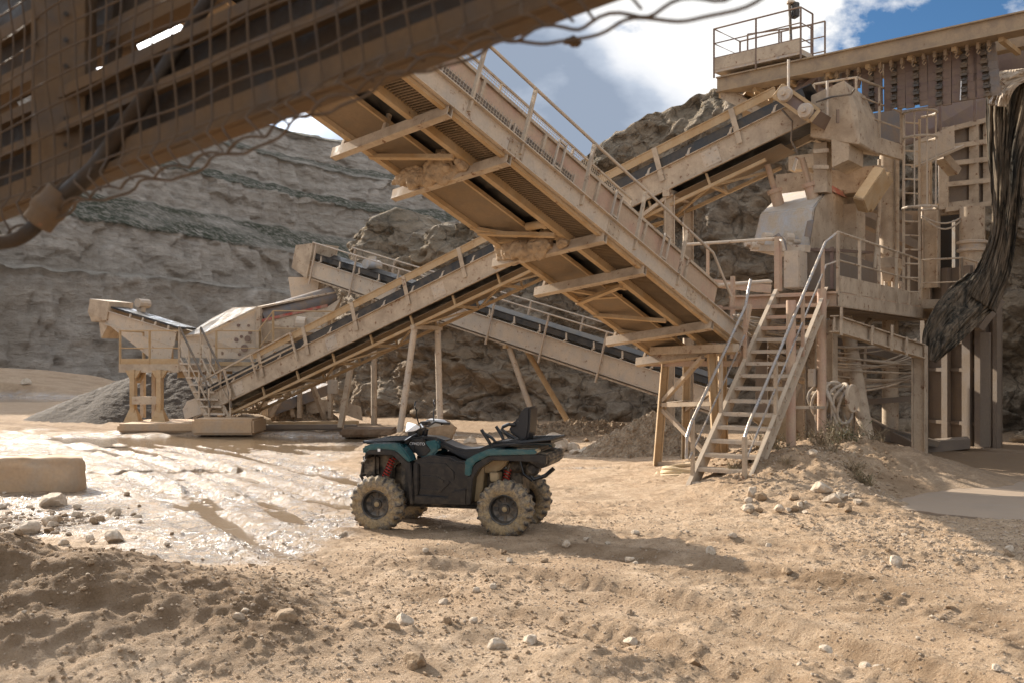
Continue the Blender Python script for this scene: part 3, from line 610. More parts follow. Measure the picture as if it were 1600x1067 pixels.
# gravel nobody could count
M['gravelstone'] = soil_mat('grey brown gravel', ((0.22, 0.16, 0.11), (0.36, 0.275, 0.195), (0.46, 0.37, 0.275)), 1.5, 0.003)
def gravel(name, spots, mat, label):
    r = random.Random(11); oct_v = [(1, 0, 0), (-1, 0, 0), (0, 1, 0), (0, -1, 0), (0, 0, 1), (0, 0, -1), (.7, .7, .1), (-.6, .7, .2)]
    vs = []; fs = []; L = []
    for (x0, x1, y0, y1, n, s0, s1) in spots:
        for _ in range(n): L.append((r.uniform(x0, x1), r.uniform(y0, y1), r.uniform(s0, s1)*r.uniform(.4, 1)))
    A = np.array(L); Z = ground_z(A[:, 0], A[:, 1])
    base = bmesh.new(); bmesh.ops.create_icosphere(base, subdivisions=1, radius=1); bv = np.array([v.co[:] for v in base.verts]); bf = [[v.index for v in f.verts] for f in base.faces]; base.free()
    rs = np.random.RandomState(3); allv = []; allf = []
    for i, (x, y, s) in enumerate(L):
        p = bv*(0.75+0.5*rs.rand(len(bv), 1))*np.array([s*r.uniform(.8, 1.4), s*r.uniform(.7, 1.1), s*r.uniform(.5, .9)]); a = r.uniform(0, 6.28); ca, sa = math.cos(a), math.sin(a)
        allv.append(np.stack([p[:, 0]*ca-p[:, 1]*sa+x, p[:, 0]*sa+p[:, 1]*ca+y, p[:, 2]+Z[i]+s*.15], 1)); allf += [[k+i*len(bv) for k in f] for f in bf]
    me = bpy.data.meshes.new(name); me.from_pydata(np.concatenate(allv).tolist(), [], allf); me.materials.append(mat)
    o = bpy.data.objects.new(name, me); COL.objects.link(o); o['kind'] = 'stuff'; o['label'] = label; o['category'] = 'gravel'; return o
gravel('gravel', [(3.6, 7.5, 9.6, 13.2, 3800, .006, .026), (-6, 6.5, 6.2, 9.5, 3000, .006, .02), (-3, 5, 9, 15, 3200, .005, .02), (-2.5, 6.5, 6.3, 11, 5000, .005, .016), (3.2, 6, 14.2, 17, 900, .01, .035), (-7.5, -5.5, 11, 14, 500, .01, .05)], M['gravelstone'], 'loose pale gravel strewn over the yard')
gravel('mud_clods', [(-6, .5, 6.0, 9.6, 3000, .006, .024), (-2, 7, 6.4, 14, 3500, .005, .017), (3.3, 6.5, 15, 19, 800, .01, .05)], M['clod'], 'brown mud crumbs over mound and yard')
# ================================================================ CONVEYORS
def lerp(a, b, t): return a+(b-a)*t
class Axis:
    """frame along a sloping conveyor: a forward, s sideways, n up-normal"""
    def __init__(s, p0, p1, side=None):
        s.p0 = Vector(p0); s.L = (Vector(p1)-s.p0).length; s.a = (Vector(p1)-s.p0).normalized()
        s.s = s.a.cross(Vector((0, 0, 1))).normalized()
        if side is not None and s.s.dot(side) < 0: s.s = -s.s
        s.n = s.s.cross(s.a).normalized()
        if s.n.z < 0: s.n = -s.n
    def __call__(s, t, l, h): return s.p0+s.a*t+s.s*l+s.n*h
def hbar(mb, ax, t0, t1, l, h, w, hh): mb.bar(ax(t0, l, h), ax(t1, l, h), w, hh, ax.n)
def channel_girder(ax, t0, t1, l, h0, h1, out):
    """rolled channel: web plus two flanges pointing outwards, with stiffeners"""
    mb = MB(); hm = (h0+h1)/2
    hbar(mb, ax, t0, t1, l, hm, 0.014, h1-h0-0.03); hbar(mb, ax, t0, t1, l+out*0.03, h1-0.008, 0.085, 0.016); hbar(mb, ax, t0, t1, l+out*0.03, h0+0.008, 0.085, 0.016); return mb
def lumps(mb, c, sx, sy, sz, seed, M3=None, sub=2, ns=3.0, amp=.35):
    bm = bmesh.new(); bmesh.ops.create_icosphere(bm, subdivisions=sub, radius=1.0); r = random.Random(seed); o = r.uniform(0, 99)
    A = np.array([v.co[:] for v in bm.verts]); d = 1+amp*fbm(A[:, 0]*ns+o, A[:, 1]*ns+A[:, 2]*ns*1.3, 4, 5)
    fs = [[v.index for v in f.verts] for f in bm.faces]; bm.free(); M3 = M3 or Matrix.Identity(3)
    mb.add([Vector(c)+M3@Vector((a[0]*sx*k, a[1]*sy*k, a[2]*sz*k)) for a, k in zip(A, d)], fs)
def remesh(o, size):
    m = o.modifiers.new('r', 'REMESH'); m.mode = 'VOXEL'; m.voxel_size = size; bpy.context.view_layer.update()
    me = bpy.data.meshes.new_from_object(o.evaluated_get(bpy.context.evaluated_depsgraph_get())); o.modifiers.clear(); mt = o.data.materials[0]; o.data = me
    co = np.zeros(len(me.vertices)*3, np.float32); me.vertices.foreach_get('co', co); co = co.reshape(-1, 3); no = np.array([v.normal[:] for v in me.vertices])
    d = .022*fbm(co[:, 0]*9+co[:, 2]*5, co[:, 1]*9+co[:, 2]*7, 4, 7); co += no*d[:, None]; me.vertices.foreach_set('co', co.astype(np.float32).ravel()); me.update()
    me.materials.clear(); me.materials.append(mt); return o
# ---- long conveyor rising to the right
def idler_bracket(mb, ax, t, l, h0, out, up=.26):
    mb.bar(ax(t, l, h0), ax(t-.02, l+out*0.02, h0+.05), .10, .03, ax.a); mb.bar(ax(t, l, h0+.02), ax(t+.10, l-out*.06, h0+up), .045, .05, ax.a)
def roller(ax, t, l0, l1, h0, h1, r=.055, n=8):
    mb = MB(); mb.tube([ax(t, l0, h0), ax(t, l1, h1)], r, n); return mb
A2 = Axis(P(334, 650, 31), P(1284, 198, 21.0), Vector((0, -1, 0)))
def long_conveyor():
    ax = A2; L = ax.L; W = 0.62
    th = thing('belt_conveyor', 'longest belt conveyor rising to the right behind the steep one, with a yellow cover strip', 'conveyor', (ax.p0.x, ax.p0.y, 0))
    for sd in (1, -1): channel_girder(ax, -.2, L, sd*W, 0, .52, sd).build('side_girder', M['tan'], th)
    mb = MB()                                                           # troughed belt: centre strip and two wings
    for l0, h0, l1, h1 in ((-.58, .74, -.24, .56), (-.24, .56, .24, .56), (.24, .56, .58, .74)):
        a, b = ax(0, l0, h0), ax(L+.2, l0, h0); c, d = ax(L+.2, l1, h1), ax(0, l1, h1); mb.prism([a, b, c, d], ax.n*.02)
    mb.bar(ax(.1, .575, .64), ax(L, .575, .64), .012, .19, ax.n)
    mb.build('conveyor_belt', M['belt'], th)
    MB().prism([ax(0, -.45, .10), ax(L, -.45, .10), ax(L, .45, .10), ax(0, .45, .10)], ax.n*.015).build('return_belt', M['belt'], th)
    t = .8
    mb2 = MB()
    while t < L-.3:
        mb = MB(); idler_bracket(mb, ax, t, W-.02, .52, 1, .19); mb.tube([ax(t+.09, W-.05, .70), ax(t+.09, .24, .52)], .05, 8); mb.tube([ax(t+.09, -W+.05, .70), ax(t+.09, -.24, .52)], .05, 8); mb.tube([ax(t+.09, .24, .52), ax(t+.09, -.24, .52)], .05, 8)
        mb.build('idler', M['pale'], th); t += 1.02
    hb = MB(); hbar(hb, ax, 2.9, L-.5, W+.02, .93, .02, .17); hbar(hb, ax, 2.9, L-.5, W+.0, 1.02, .10, .02); hb.build('cover_strip', M['ochre'], th)
    mb = MB(); t = 3.1
    while t < L-1: mb = MB(); mb.bar(ax(t+.06, W+.045, 1.03), ax(t, W+.05, .24), .12, .016, ax.s); mb.build('cover_strap', M['tan'], th); t += 1.9
    t = 2.0
    while t < L-1:
        mb = MB(); hbar(mb, ax, t-.2, t+.2, W+.012, .26, .012, .36)
        for q in (-.14, 0, .14):
            for z_ in (.16, .36): mb.lathe([(.022, 0), (.022, .02), (0, .022)], ax(t+q, W+.018, z_), ax.s, 6)
        mb.build('splice_plate', M['pale'], th); t += 3.9
    # underframe: pan, bottom chords, cross members, lattice
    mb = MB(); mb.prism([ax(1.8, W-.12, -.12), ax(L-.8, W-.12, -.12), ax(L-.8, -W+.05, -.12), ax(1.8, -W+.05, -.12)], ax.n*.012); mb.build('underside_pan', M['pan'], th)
    mb = MB(); hbar(mb, ax, 1.2, L-1.2, W-.10, -.30, .07, .07); hbar(mb, ax, 1.2, L-1.2, -W+.1, -.30, .07, .07); t = 1.4; k = 0
    while t < L-1.3:
        mb.bar(ax(t, W-.1, -.3), ax(t, -W+.1, -.3), .06, .06, ax.n); mb.bar(ax(t, W-.1, -.3), ax(t, W-.1, 0), .05, .05); mb.bar(ax(t, -W+.1, -.3), ax(t, -W+.1, 0), .05, .05)
        sgn = 1 if k % 2 else -1; mb.bar(ax(t, sgn*(W-.1), -.31), ax(min(L-1.2, t+1.45), -sgn*(W-.1), -.31), .05, .04, ax.n); t += 1.45; k += 1
    mb.build('underframe', M['ochre'], th)
    mb = MB(); mb.tube([ax(-.1, -.6, .35), ax(-.1, .66, .35)], .24, 16); mb.build('tail_pulley', M['pale'], th, smooth=True)
    mb = MB(); mb.prism([ax(-.5, .66, .1), ax(.35, .66, .02), ax(.35, .66, .55), ax(-.2, .66, .6), ax(-.5, .66, .42)], ax.s*.03); mb.build('tail_guard', M['pale'], th)
    mb = MB()                                                            # low rail along the first metres
    mb.bar(ax(.6, W+.1, .95), ax(4.6, W+.1, 1.02), .045, .045); mb.bar(ax(.6, W+.1, .62), ax(4.6, W+.1, .62), .04, .04)
    for t in (.6, 1.7, 2.9, 4.6): mb.bar(ax(t, W+.1, .2), ax(t, W+.1, 1.0), .05, .05)
    mb.build('guard_rail', M['tan'], th)
    # legs
    for pxl, fx, fy in (((655), 625, 688), (665, 687, 689)):
        t = L*(.43 if pxl == 655 else .445); tp = ax(t, 0, -.3); Yt = tp.y
        side = .5 if pxl == 655 else -.5; a = ax(L*.437, side, -.3); foot = Vector(((fx-800)/F*Yt, Yt+(-.35 if pxl == 655 else .35), 0))
        mb = MB(); mb.tube([a, foot], .085, 10); mb.box(foot+Vector((0, 0, .02)), (.35, .35, .05)); mb.build('support_leg', M['pale'], th, smooth=True)
    mb = MB(); mb.bar(ax(L*.437, -.62, -.33), ax(L*.437, .62, -.33), .14, .1); mb.build('leg_head_beam', M['tan'], th)
    for px0, l in ((1118, .55), (1133, -.55)):                           # right-hand pair of columns
        t = 0.826*L; a = ax(t, l, -.1); mb = MB(); mb.ibeam(a, Vector((a.x, a.y, 0.0)), .18, .2, .02, Vector((1, 0, 0))); mb.build('support_leg', M['tan'], th)
    a = ax(.826*L, .7, -.05); b = ax(.826*L, -.7, -.05); mb = MB(); mb.bar(a, b, .16, .16); mb.bar(ax(.826*L+.1, .6, -.1), ax(.826*L-.9, .6, -.3), .08, .08); mb.build('leg_head_beam', M['tan'], th)
    mb = MB(); q = ax(.716*L, W+.06, .45); mb.bar(ax(.705*L, W+.06, .6), ax(.722*L+.55, W+.06, .38), .05, .16, ax.n); mb.tube([ax(.705*L, W+.02, .6), ax(.705*L, W+.12, .6)], .11, 12); mb.build('lever_bracket', M['pale'], th)
    return th
long_conveyor()
# ---- far conveyor descending to the right
A3 = Axis(P(497, 432, 35), P(1124, 640, 26), Vector((0, -1, 0)))
def far_conveyor():
    ax = A3; L = ax.L; W = .5
    th = thing('belt_conveyor', 'far grey belt conveyor with a handrail sloping down to the right against the rock wall', 'conveyor', (ax.p0.x, ax.p0.y, 0))
    for sd in (1, -1): channel_girder(ax, 0, L, sd*W, 0, .55, sd).build('side_girder', M['pale'], th)
    mb = MB()
    for l0, h0, l1, h1 in ((-.47, .80, -.2, .66), (-.2, .66, .2, .66), (.2, .66, .47, .80)): mb.prism([ax(0, l0, h0), ax(L, l0, h0), ax(L, l1, h1), ax(0, l1, h1)], ax.n*.02)
    hbar(mb, ax, 0, L, .44, .70, .012, .16); mb.build('conveyor_belt', M['belt'], th)
    MB().prism([ax(0, -.4, .2), ax(L, -.4, .2), ax(L, .4, .2), ax(0, .4, .2)], ax.n*.015).build('return_belt', M['belt'], th)
    t = .5
    while t < L-.2:
        mb = MB(); mb.bar(ax(t, W+.0, .55), ax(t, W+.01, .60), .09, .04, ax.a); mb.bar(ax(t+.03, W-.02, .58), ax(t-.06, W-.08, .80), .05, .05, ax.a); mb.tube([ax(t, W-.08, .74), ax(t, .2, .62)], .045, 6); mb.tube([ax(t, -W+.08, .74), ax(t, -.2, .62)], .045, 6)
        mb.build('idler', M['pale'], th); t += .95
    for sd, hm in ((1, 1.02), (-1, 1.02)):
        mb = MB(); l = sd*(W+.12)if sd > 0 else -W-.72; mb.tube([ax(.1, l, hm+.15), ax(L-1, l, hm+.15)], .024, 6); t = .3
        while t < L-1: mb.bar(ax(t, l, -.25), ax(t, l, hm+.15)+Vector((0, 0, 0)), .05, .05, ax.a); t += 2.0
        if sd < 0: mb.prism([ax(0, -W-.7, .02), ax(L-1, -W-.7, .02), ax(L-1, -W, .02), ax(0, -W, .02)], ax.n*.03)
        mb.build('handrail', M['rail'], th)
    mb = MB(); hbar(mb, ax, 0, L, W-.03, -.07, .12, .05); hbar(mb, ax, 0, L, -W+.03, -.07, .12, .05); t = .4
    while t < L: mb.bar(ax(t, W-.05, -.1), ax(t, -W+.05, -.1), .06, .06, ax.n); t += 1.5
    mb.prism([ax(.5, W-.1, -.05), ax(L, W-.1, -.05), ax(L, -W+.1, -.05), ax(.5, -W+.1, -.05)], ax.n*.01); mb.build('underframe', M['tan'], th)
    for px0, fx, l in ((863, 842, .4), (885, 896, -.4)):
        t = ax.L*.57; a = ax(t, l, -.1); mb = MB(); foot = Vector(((fx-800)/F*a.y, a.y-.1, 0)); mb.tube([a, foot], .085, 10); mb.box(foot+Vector((0, 0, .03)), (.35, .35, .06)); mb.build('support_leg', M['pale'] if l > 0 else M['ochre'], th, smooth=True)
    mb = MB(); mb.bar(ax(L*.57, .6, -.13), ax(L*.57, -.6, -.13), .12, .1); mb.build('leg_head_beam', M['ochre'], th)
    for t0 in (.06, .2):
        a = ax(L*t0, .3, -.1); mb = MB(); mb.tube([a, Vector((a.x, a.y, 0))], .1, 8); mb.build('support_leg', M['tan'], th)
    # drive head hood at the top left end
    mb = MB(); mb.hull([ax(-.75, l, h) for l in (-.6, .6) for h in (.1, .9)]+[ax(.1, l, h) for l in (-.6, .6) for h in (-.1, 1.15)]); mb.build('head_hood', M['tan'], th)
    mb = MB(); c = ax(-.55, 0, -.2); mb.hull([c+Vector((i*.55, j*.5, 0)) for i in (-1, 1) for j in (-1, 1)]+[c+Vector((i*.4, j*.4, -1.1)) for i in (-1, 1) for j in (-1, 1)]); mb.build('discharge_chute', M['pale'], th)
    mb = MB(); mb.tube([ax(2.1, -.7, .9), ax(2.1, -.05, .9)], .17, 12); mb.box(ax(2.1, -.35, 1.1), (.25, .2, .15)); mb.build('drive_motor', M['grey'], th, smooth=True)
far_conveyor()
# ---- steep conveyor overhead, seen from below
R1 = P(701, 168, 12.4); R5 = P(1110, 503, 17.2)
A1 = Axis(R1, R5, Vector((-1, .5, 0)))                                   # s points left, away
def t_on(ax, px, l=0, h=0):
    lo, hi = -8, 14
    for _ in range(40):
        m = (lo+hi)/2; q = ax(m, l, h); lo, hi = (m, hi) if 800+F*q.x/q.y < px else (lo, m)
    return lo
def steep_conveyor():
    ax = A1; T0, T1 = -6.5, t_on(ax, 1150)
    th = thing('belt_conveyor', 'steep tan belt conveyor overhead, seen from below, with grated walkway and handrail', 'conveyor', (R5.x, R5.y, 0))
    mb = channel_girder(ax, T0, T1+.35, 0, 0.0, .30, -1); mb.build('outer_channel', M['pale'], th)
    t = T0+.6
    while t < T1:
        mb = MB(); hbar(mb, ax, t-.16, t+.16, -.012, .15, .012, .20)
        for q in (-.11, 0, .11):
            for z_ in (.09, .21): mb.lathe([(.018, 0), (.018, .016), (0, .018)], ax(t+q, -.016, z_), -ax.s, 6)
        mb.build('splice_plate', M['tan'], th); t += 2.4
    mb = MB(); hbar(mb, ax, T0, T1+.3, .62, -.02, .10, .14); hbar(mb, ax, T0, T1+.3, .04, -.03, .08, .05); mb.build('walkway_beam', M['ochre'], th)
    mb = MB(); t = T0                                                    # expanded grating: bars across, rods along
    while t < T1: mb.bar(ax(t, .04, .02), ax(t, .58, .02), .014, .02, ax.n); t += .05
    for l in np.arange(.08, .58, .085): hbar(mb, ax, T0, T1, l, .034, .010, .008)
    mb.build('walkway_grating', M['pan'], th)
    MB().prism([ax(T0, .05, .05), ax(T1, .05, .05), ax(T1, .6, .05), ax(T0, .6, .05)], ax.n*.01).build('grating_backing', M['gapdark'], th)  # dusty dark sheet above the grating puts shade into its gaps
    # spilled material along the walkway edge
    n = 700; tt = np.linspace(T0, T1, n); r_ = []
    rowsl = [.02, .05, .10, .16, .24, .33]; hs = [0.30, .36, .40, .34, .20, .06]
    X = np.zeros((6, n)); Y = X.copy(); Z = X.copy()
    for i, (l, h) in enumerate(zip(rowsl, hs)):
        k = np.clip(.55+.9*fbm(tt*.9, tt*0+i*.3, 4, 130), 0.05, 1.4)*(0.35+.65*sstep(T0, T1, tt)); hh_ = .29+(h-.29)*k if i < 4 else h*k+.03+.0*tt
        for j in range(n):
            q = ax(tt[j], l+.02*k[j], float(hh_[j])); X[i, j], Y[i, j], Z[i, j] = q
    X2 = X-R5.x; Y2 = Y-R5.y; sp = grid_mesh('spilled_dust', X2, Y2, Z+0.03*perlin(X*14, Y*14+Z*9, 131), M['rubble'], smooth=False); sp.parent = th
    # conveyor side wall (plates, posts, mesh panels)
    mb = MB(); lw = .74; hbar(mb, ax, T0, T1+.2, lw, .67, .012, 1.14); mb.build('side_plate', M['pink'], th)
    mb = MB(); hbar(mb, ax, T0, T1+.2, lw-.02, 1.24, .06, .05); hbar(mb, ax, T0, T1+.2, lw-.03, .12, .05, .06); t = T0+.3
    while t < T1:
        mb.bar(ax(t, lw-.03, .1), ax(t, lw-.03, 1.25), .045, .05, ax.a); t += 1.45
    mb.build('side_wall_frame', M['tan'], th)
    for k, (a, b) in enumerate(((-1.2, .15), (.25, 1.7), (1.8, 3.3), (-3.5, -1.4))):
        mb = MB(); hbar(mb, ax, a, b, lw-.02, .54, .01, .86); mb.build('mesh_backing', M['backing'], th)
        mb = MB(); t = a; h0, h1 = (.10, .98)
        lm = lw-.07
        while t < b: mb.bar(ax(t, lm, h0), ax(min(b, t+.0), lm, h1), .013, .008, ax.a); t += .06
        hh_ = h0
        while hh_ <= h1: mb.bar(ax(a, lm, hh_), ax(b, lm, hh_), .013, .008, ax.n); hh_ += .06
        for tt_ in (a, b): mb.bar(ax(tt_, lm, h0), ax(tt_, lm, h1), .03, .03, ax.a)
        mb.build('mesh_panel', M['rail'], th)
    mb = MB(); t = -3.2                                                  # fine mesh strip above the wall
    while t < 4.9: mb.bar(ax(t, lw, 1.26), ax(t+.0, lw, 1.42), .005, .005, ax.a); t += .05
    for h_ in (1.30, 1.34, 1.38): mb.bar(ax(-3.2, lw, h_), ax(4.9, lw, h_), .005, .005, ax.n)
    mb.bar(ax(-3.2, lw, 1.42), ax(4.9, lw, 1.42), .03, .03, ax.n)
    for t in (-2, 0, 1.4, 3.2, 4.9): mb.bar(ax(t, lw, 1.24), ax(t, lw, 1.42), .03, .03, ax.a)
    mb.build('top_mesh', M['tan'], th)
    # gate latches and frames hung on the wall
    for t0 in (2.75, 4.35, 5.9):
        mb = MB()
        for dt in (0, .17): mb.bar(ax(t0+dt, lw-.1, .62), ax(t0+dt, lw-.1, 1.28), .03, .03, ax.a)
        mb.bar(ax(t0, lw-.1, 1.26), ax(t0+.17, lw-.1, 1.26), .03, .03); mb.bar(ax(t0, lw-.1, .85), ax(t0+.17, lw-.1, .85), .03, .03); mb.bar(ax(t0, lw-.12, .65), ax(t0-.25, lw-.12, .68), .025, .025); mb.build('latch_frame', M['pale'], th)
    # carrying belt and far wall
    mb = MB(); mb.prism([ax(T0, .8, .45), ax(T1, .8, .45), ax(T1, 1.8, .45), ax(T0, 1.8, .45)], ax.n*.02); mb.build('conveyor_belt', M['belt'], th)
    mb = MB(); mb.prism([ax(T0, .72, .10), ax(T1, .72, .10), ax(T1, 1.55, .12), ax(T0, 1.55, .12)], ax.n*.015); mb.build('return_belt', M['belt'], th)
    mb = MB(); hbar(mb, ax, T0, T1+.2, 1.86, .35, .015, .8); mb.build('far_side_plate', M['tan'], th)
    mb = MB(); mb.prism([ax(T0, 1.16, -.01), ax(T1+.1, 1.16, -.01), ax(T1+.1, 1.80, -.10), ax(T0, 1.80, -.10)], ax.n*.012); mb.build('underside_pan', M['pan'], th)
    mb = MB(); hbar(mb, ax, T0, T1+.2, 1.86, -.10, .11, .13); hbar(mb, ax, T0, T1+.2, 1.14, .0, .04, .06); mb.build('lower_chord', M['ochre'], th)
    # transverse brackets below the frame
    LL = 2.0
    for k, px in enumerate((701, 793, 943, 1005, 1110, 1153)):
        t = t_on(ax, px) ; a = ax(t, -.05, -.06); b = ax(t, LL+.10, -.34)
        b = Vector((b.x, b.y, b.z)); mb = MB(); mb.bar(a, b, .10, .014, ax.n, (0, -.075)); mb.bar(a, b, .014, .15, ax.n, (.04, 0)); mb.bar(a, b, .014, .15, ax.n, (-.04, 0)); mb.bar(ax(t, 1.96, -.30), ax(t-.02, 1.90, .0), .05, .05, ax.a)
        if k in (0,): mb.bar(ax(t, 1.15, -.22), ax(t, 1.15, .25), .06, .06, ax.a)
        mb.build('cross_bracket', M['tan'], th)
    for t0, d in ((t_on(ax, 793), -.75), (t_on(ax, 943), -.7), (t_on(ax, 1005), .9), (t_on(ax, 1110), -.8)):
        mb = MB(); mb.bar(ax(t0+d, 1.9, -.16), ax(t0+d*.45, .66, -.12), .07, .06, ax.n); mb.build('diagonal_brace', M['ochre'], th)
    for px in (862, 985, 1072):
        t = t_on(ax, px, .7, 0); mb = MB(); mb.bar(ax(t+.05, 1.9, -.14), ax(t+.35, 1.1, .02), .06, .05, ax.n); mb.bar(ax(t, 1.35, -.10), ax(t-.5, 1.9, -.16), .06, .05, ax.n); mb.build('diagonal_brace', M['ochre'], th)
        mb = MB(); mb.tube([ax(t-.1, .70, .0), ax(t-.1, 1.1, -.02)], .065, 12); mb.tube([ax(t-.1, .70, .0), ax(t-.1, .78, .0)], .085, 12); mb.build('return_roller', M['ochre'], th, smooth=True)
    # mud caked on two brackets
    for px, sd in ((793, 3), (943, 4)):
        t = t_on(ax, px); mb = MB(); r = random.Random(sd); M3 = Matrix((ax.a, ax.s, ax.n)).transposed()
        for k in range(60):
            l = r.uniform(.95, 1.95); f_ = abs(l-1.45)/.5; hmax = .10+.34*f_
            lumps(mb, ax(t+r.uniform(-.20, .05), l, -.26+r.uniform(0, hmax)), r.uniform(.05, .10), r.uniform(.09, .15), r.uniform(.07, .13), sd*100+k, M3, 3, 4.5, .45)
        for k in range(12): lumps(mb, ax(t-.1+r.uniform(-.1, .1), r.uniform(.62, .78), -.12+r.uniform(-.05, .18)), .07, .07, .08, sd*200+k, M3)
        remesh(mb.build('caked_mud', M['mud'], th, smooth=False), .028)
    # handrail
    mb = MB(); lr = 0.0; hr = 1.15; te = t_on(ax, 1160, 0, 1.2)
    mb.tube([ax(T0, lr, hr), ax(te-1.1, lr, hr), ax(te-.25, lr, hr-.45)], .024, 8)
    mb.build('handrail', M['pale'], th)
    for px in (800-40, 840, 935, 1018, 1085):
        t = t_on(ax, px-28, 0, .2); mb = MB(); mb.bar(ax(t, lr-.03, .12), ax(t, lr, hr), .055, .035, ax.a); mb.build('rail_post', M['tan'], th)
    # tail frame and drum near the steps
    t = T1; mb = MB(); mb.tube([ax(t-.1, .8, .3), ax(t-.1, 1.8, .3)], .2, 14); mb.build('tail_drum', M['dark'], th, smooth=True)
    mb = MB()
    for l in (0.02, .62, 1.86): mb.bar(ax(t+.25, l, -.3), ax(t+.25, l, .85), .08, .08, ax.a)
    mb.bar(ax(t+.25, 0, -.3), ax(t+.25, 1.9, -.3), .1, .1); mb.bar(ax(t+.25, 0, .8), ax(t+.25, 1.9, .8), .05, .05); mb.build('tail_frame', M['pink'], th)
steep_conveyor()
# ---- trestle carrying its lower end
def trestle():
    a = P(1028, 735, 19.0); th = thing('trestle', 'tan steel trestle holding the lower end of the steep conveyor beside the steps', 'trestle', (a.x, 19.0, 0))
    def q(px, py, Y): return P(px, py, Y)
    def legp(pt, pb, w=.13): mb = MB(); mb.ibeam(pt, pb, w, w, .018, Vector((1, 0, 0))); mb.build('leg', M['ochre'], th)
    Yf, Yb = 19.0, 20.6
    legp(q(1041, 550, Yf), Vector((q(1026, 735, Yf).x, Yf, 0))); legp(q(1112, 552, Yf-1.2), Vector((q(1122, 735, Yf-1.2).x, Yf-1.2, 0)))
    legp(q(1073, 552, Yb), Vector((q(1070, 735, Yb).x, Yb, 0))); legp(q(1128, 552, Yb-1), Vector((q(1132, 735, Yb-1).x, Yb-1, 0)))
    mb = MB(); mb.bar(q(1020, 548, Yf), q(1150, 543, Yf-1.8), .16, .14); mb.bar(q(1020, 540, Yf), q(1055, 545, Yb), .1, .1); mb.build('head_beam', M['tan'], th)
    for p0, p1 in ((q(1034, 632, Yf), q(1112, 630, Yf-1.2)), (q(1034, 632, Yf), q(1072, 628, Yb)), (q(1030, 724, Yf), q(1122, 724, Yf-1.2)), (q(1072, 628, Yb), q(1132, 628, Yb-1))): mb = MB(); mb.bar(p0, p1, .08, .08); mb.build('tie_beam', M['tan'], th)
    for p0, p1 in ((q(1036, 626, Yf), q(1098, 558, Yf-1.0)), (q(1036, 640, Yf), q(1118, 724, Yf-1.2)), (q(1072, 640, Yb), q(1128, 600, Yb-1))):
        mb = MB(); mb.bar(p0, p1, .09, .07); mb.build('diagonal_brace', M['tan'], th)
trestle()
# ================================================================ RIGHT-HAND CRUSHING PLANT
EV = Vector((-.815, .58, 0)).normalized(); EW = Vector((.58, .815, 0)).normalized(); UP = Vector((0, 0, 1))
CC = Vector((5.99, 18.4, 3.4))                                           # deck corner beside the top step
def reach(C, e, px):
    r = (px-800)/F; return (C.x-r*C.y)/(r*e.y-e.x)
def cbox(mb, px0, pc, px1, yt, yb, Y, ev=EV, ew=EW):
    """box whose near vertical edge stands on bearing pc at distance Y; faces run along ev to px0 and along ew to px1"""
    C = P(pc, yb, Y); h = (yb-yt)/F*Y; a = reach(C, ev, px0) if px0 is not None else .3; b = reach(C, ew, px1) if px1 is not None else .3
    A = C+ev*a; D = C+ew*b; B = A+ew*b; vs = [C, D, B, A]; vs += [v+UP*h for v in vs]
    return mb.add(vs, [(0, 3, 2, 1), (4, 5, 6, 7), (0, 1, 5, 4), (1, 2, 6, 5), (2, 3, 7, 6), (3, 0, 4, 7)])
def railing(th, pts, h=1.1, mid=(.55,), step=1.5, post=.05, mat=None, toe=0, r=.024, name='railing'):
    mat = mat or M['tan']; mb = MB(); pts = [Vector(p) for p in pts]
    mb.tube([p+UP*h for p in pts], r, 6)
    for m in mid: mb.tube([p+UP*m for p in pts], r*.75, 6)
    for a, b in zip(pts[:-1], pts[1:]):
        n = max(1, round((b-a).length/step))
        for k in range(n+1):
            if k == 0 and a != pts[0]: continue
            p = a.lerp(b, k/n); mb.bar(p-UP*.12, p+UP*(h+.0), post, post*.7, EV)
        if toe: mb.bar(a+UP*(toe/2), b+UP*(toe/2), .012, toe)
    return mb.build(name, mat, th)
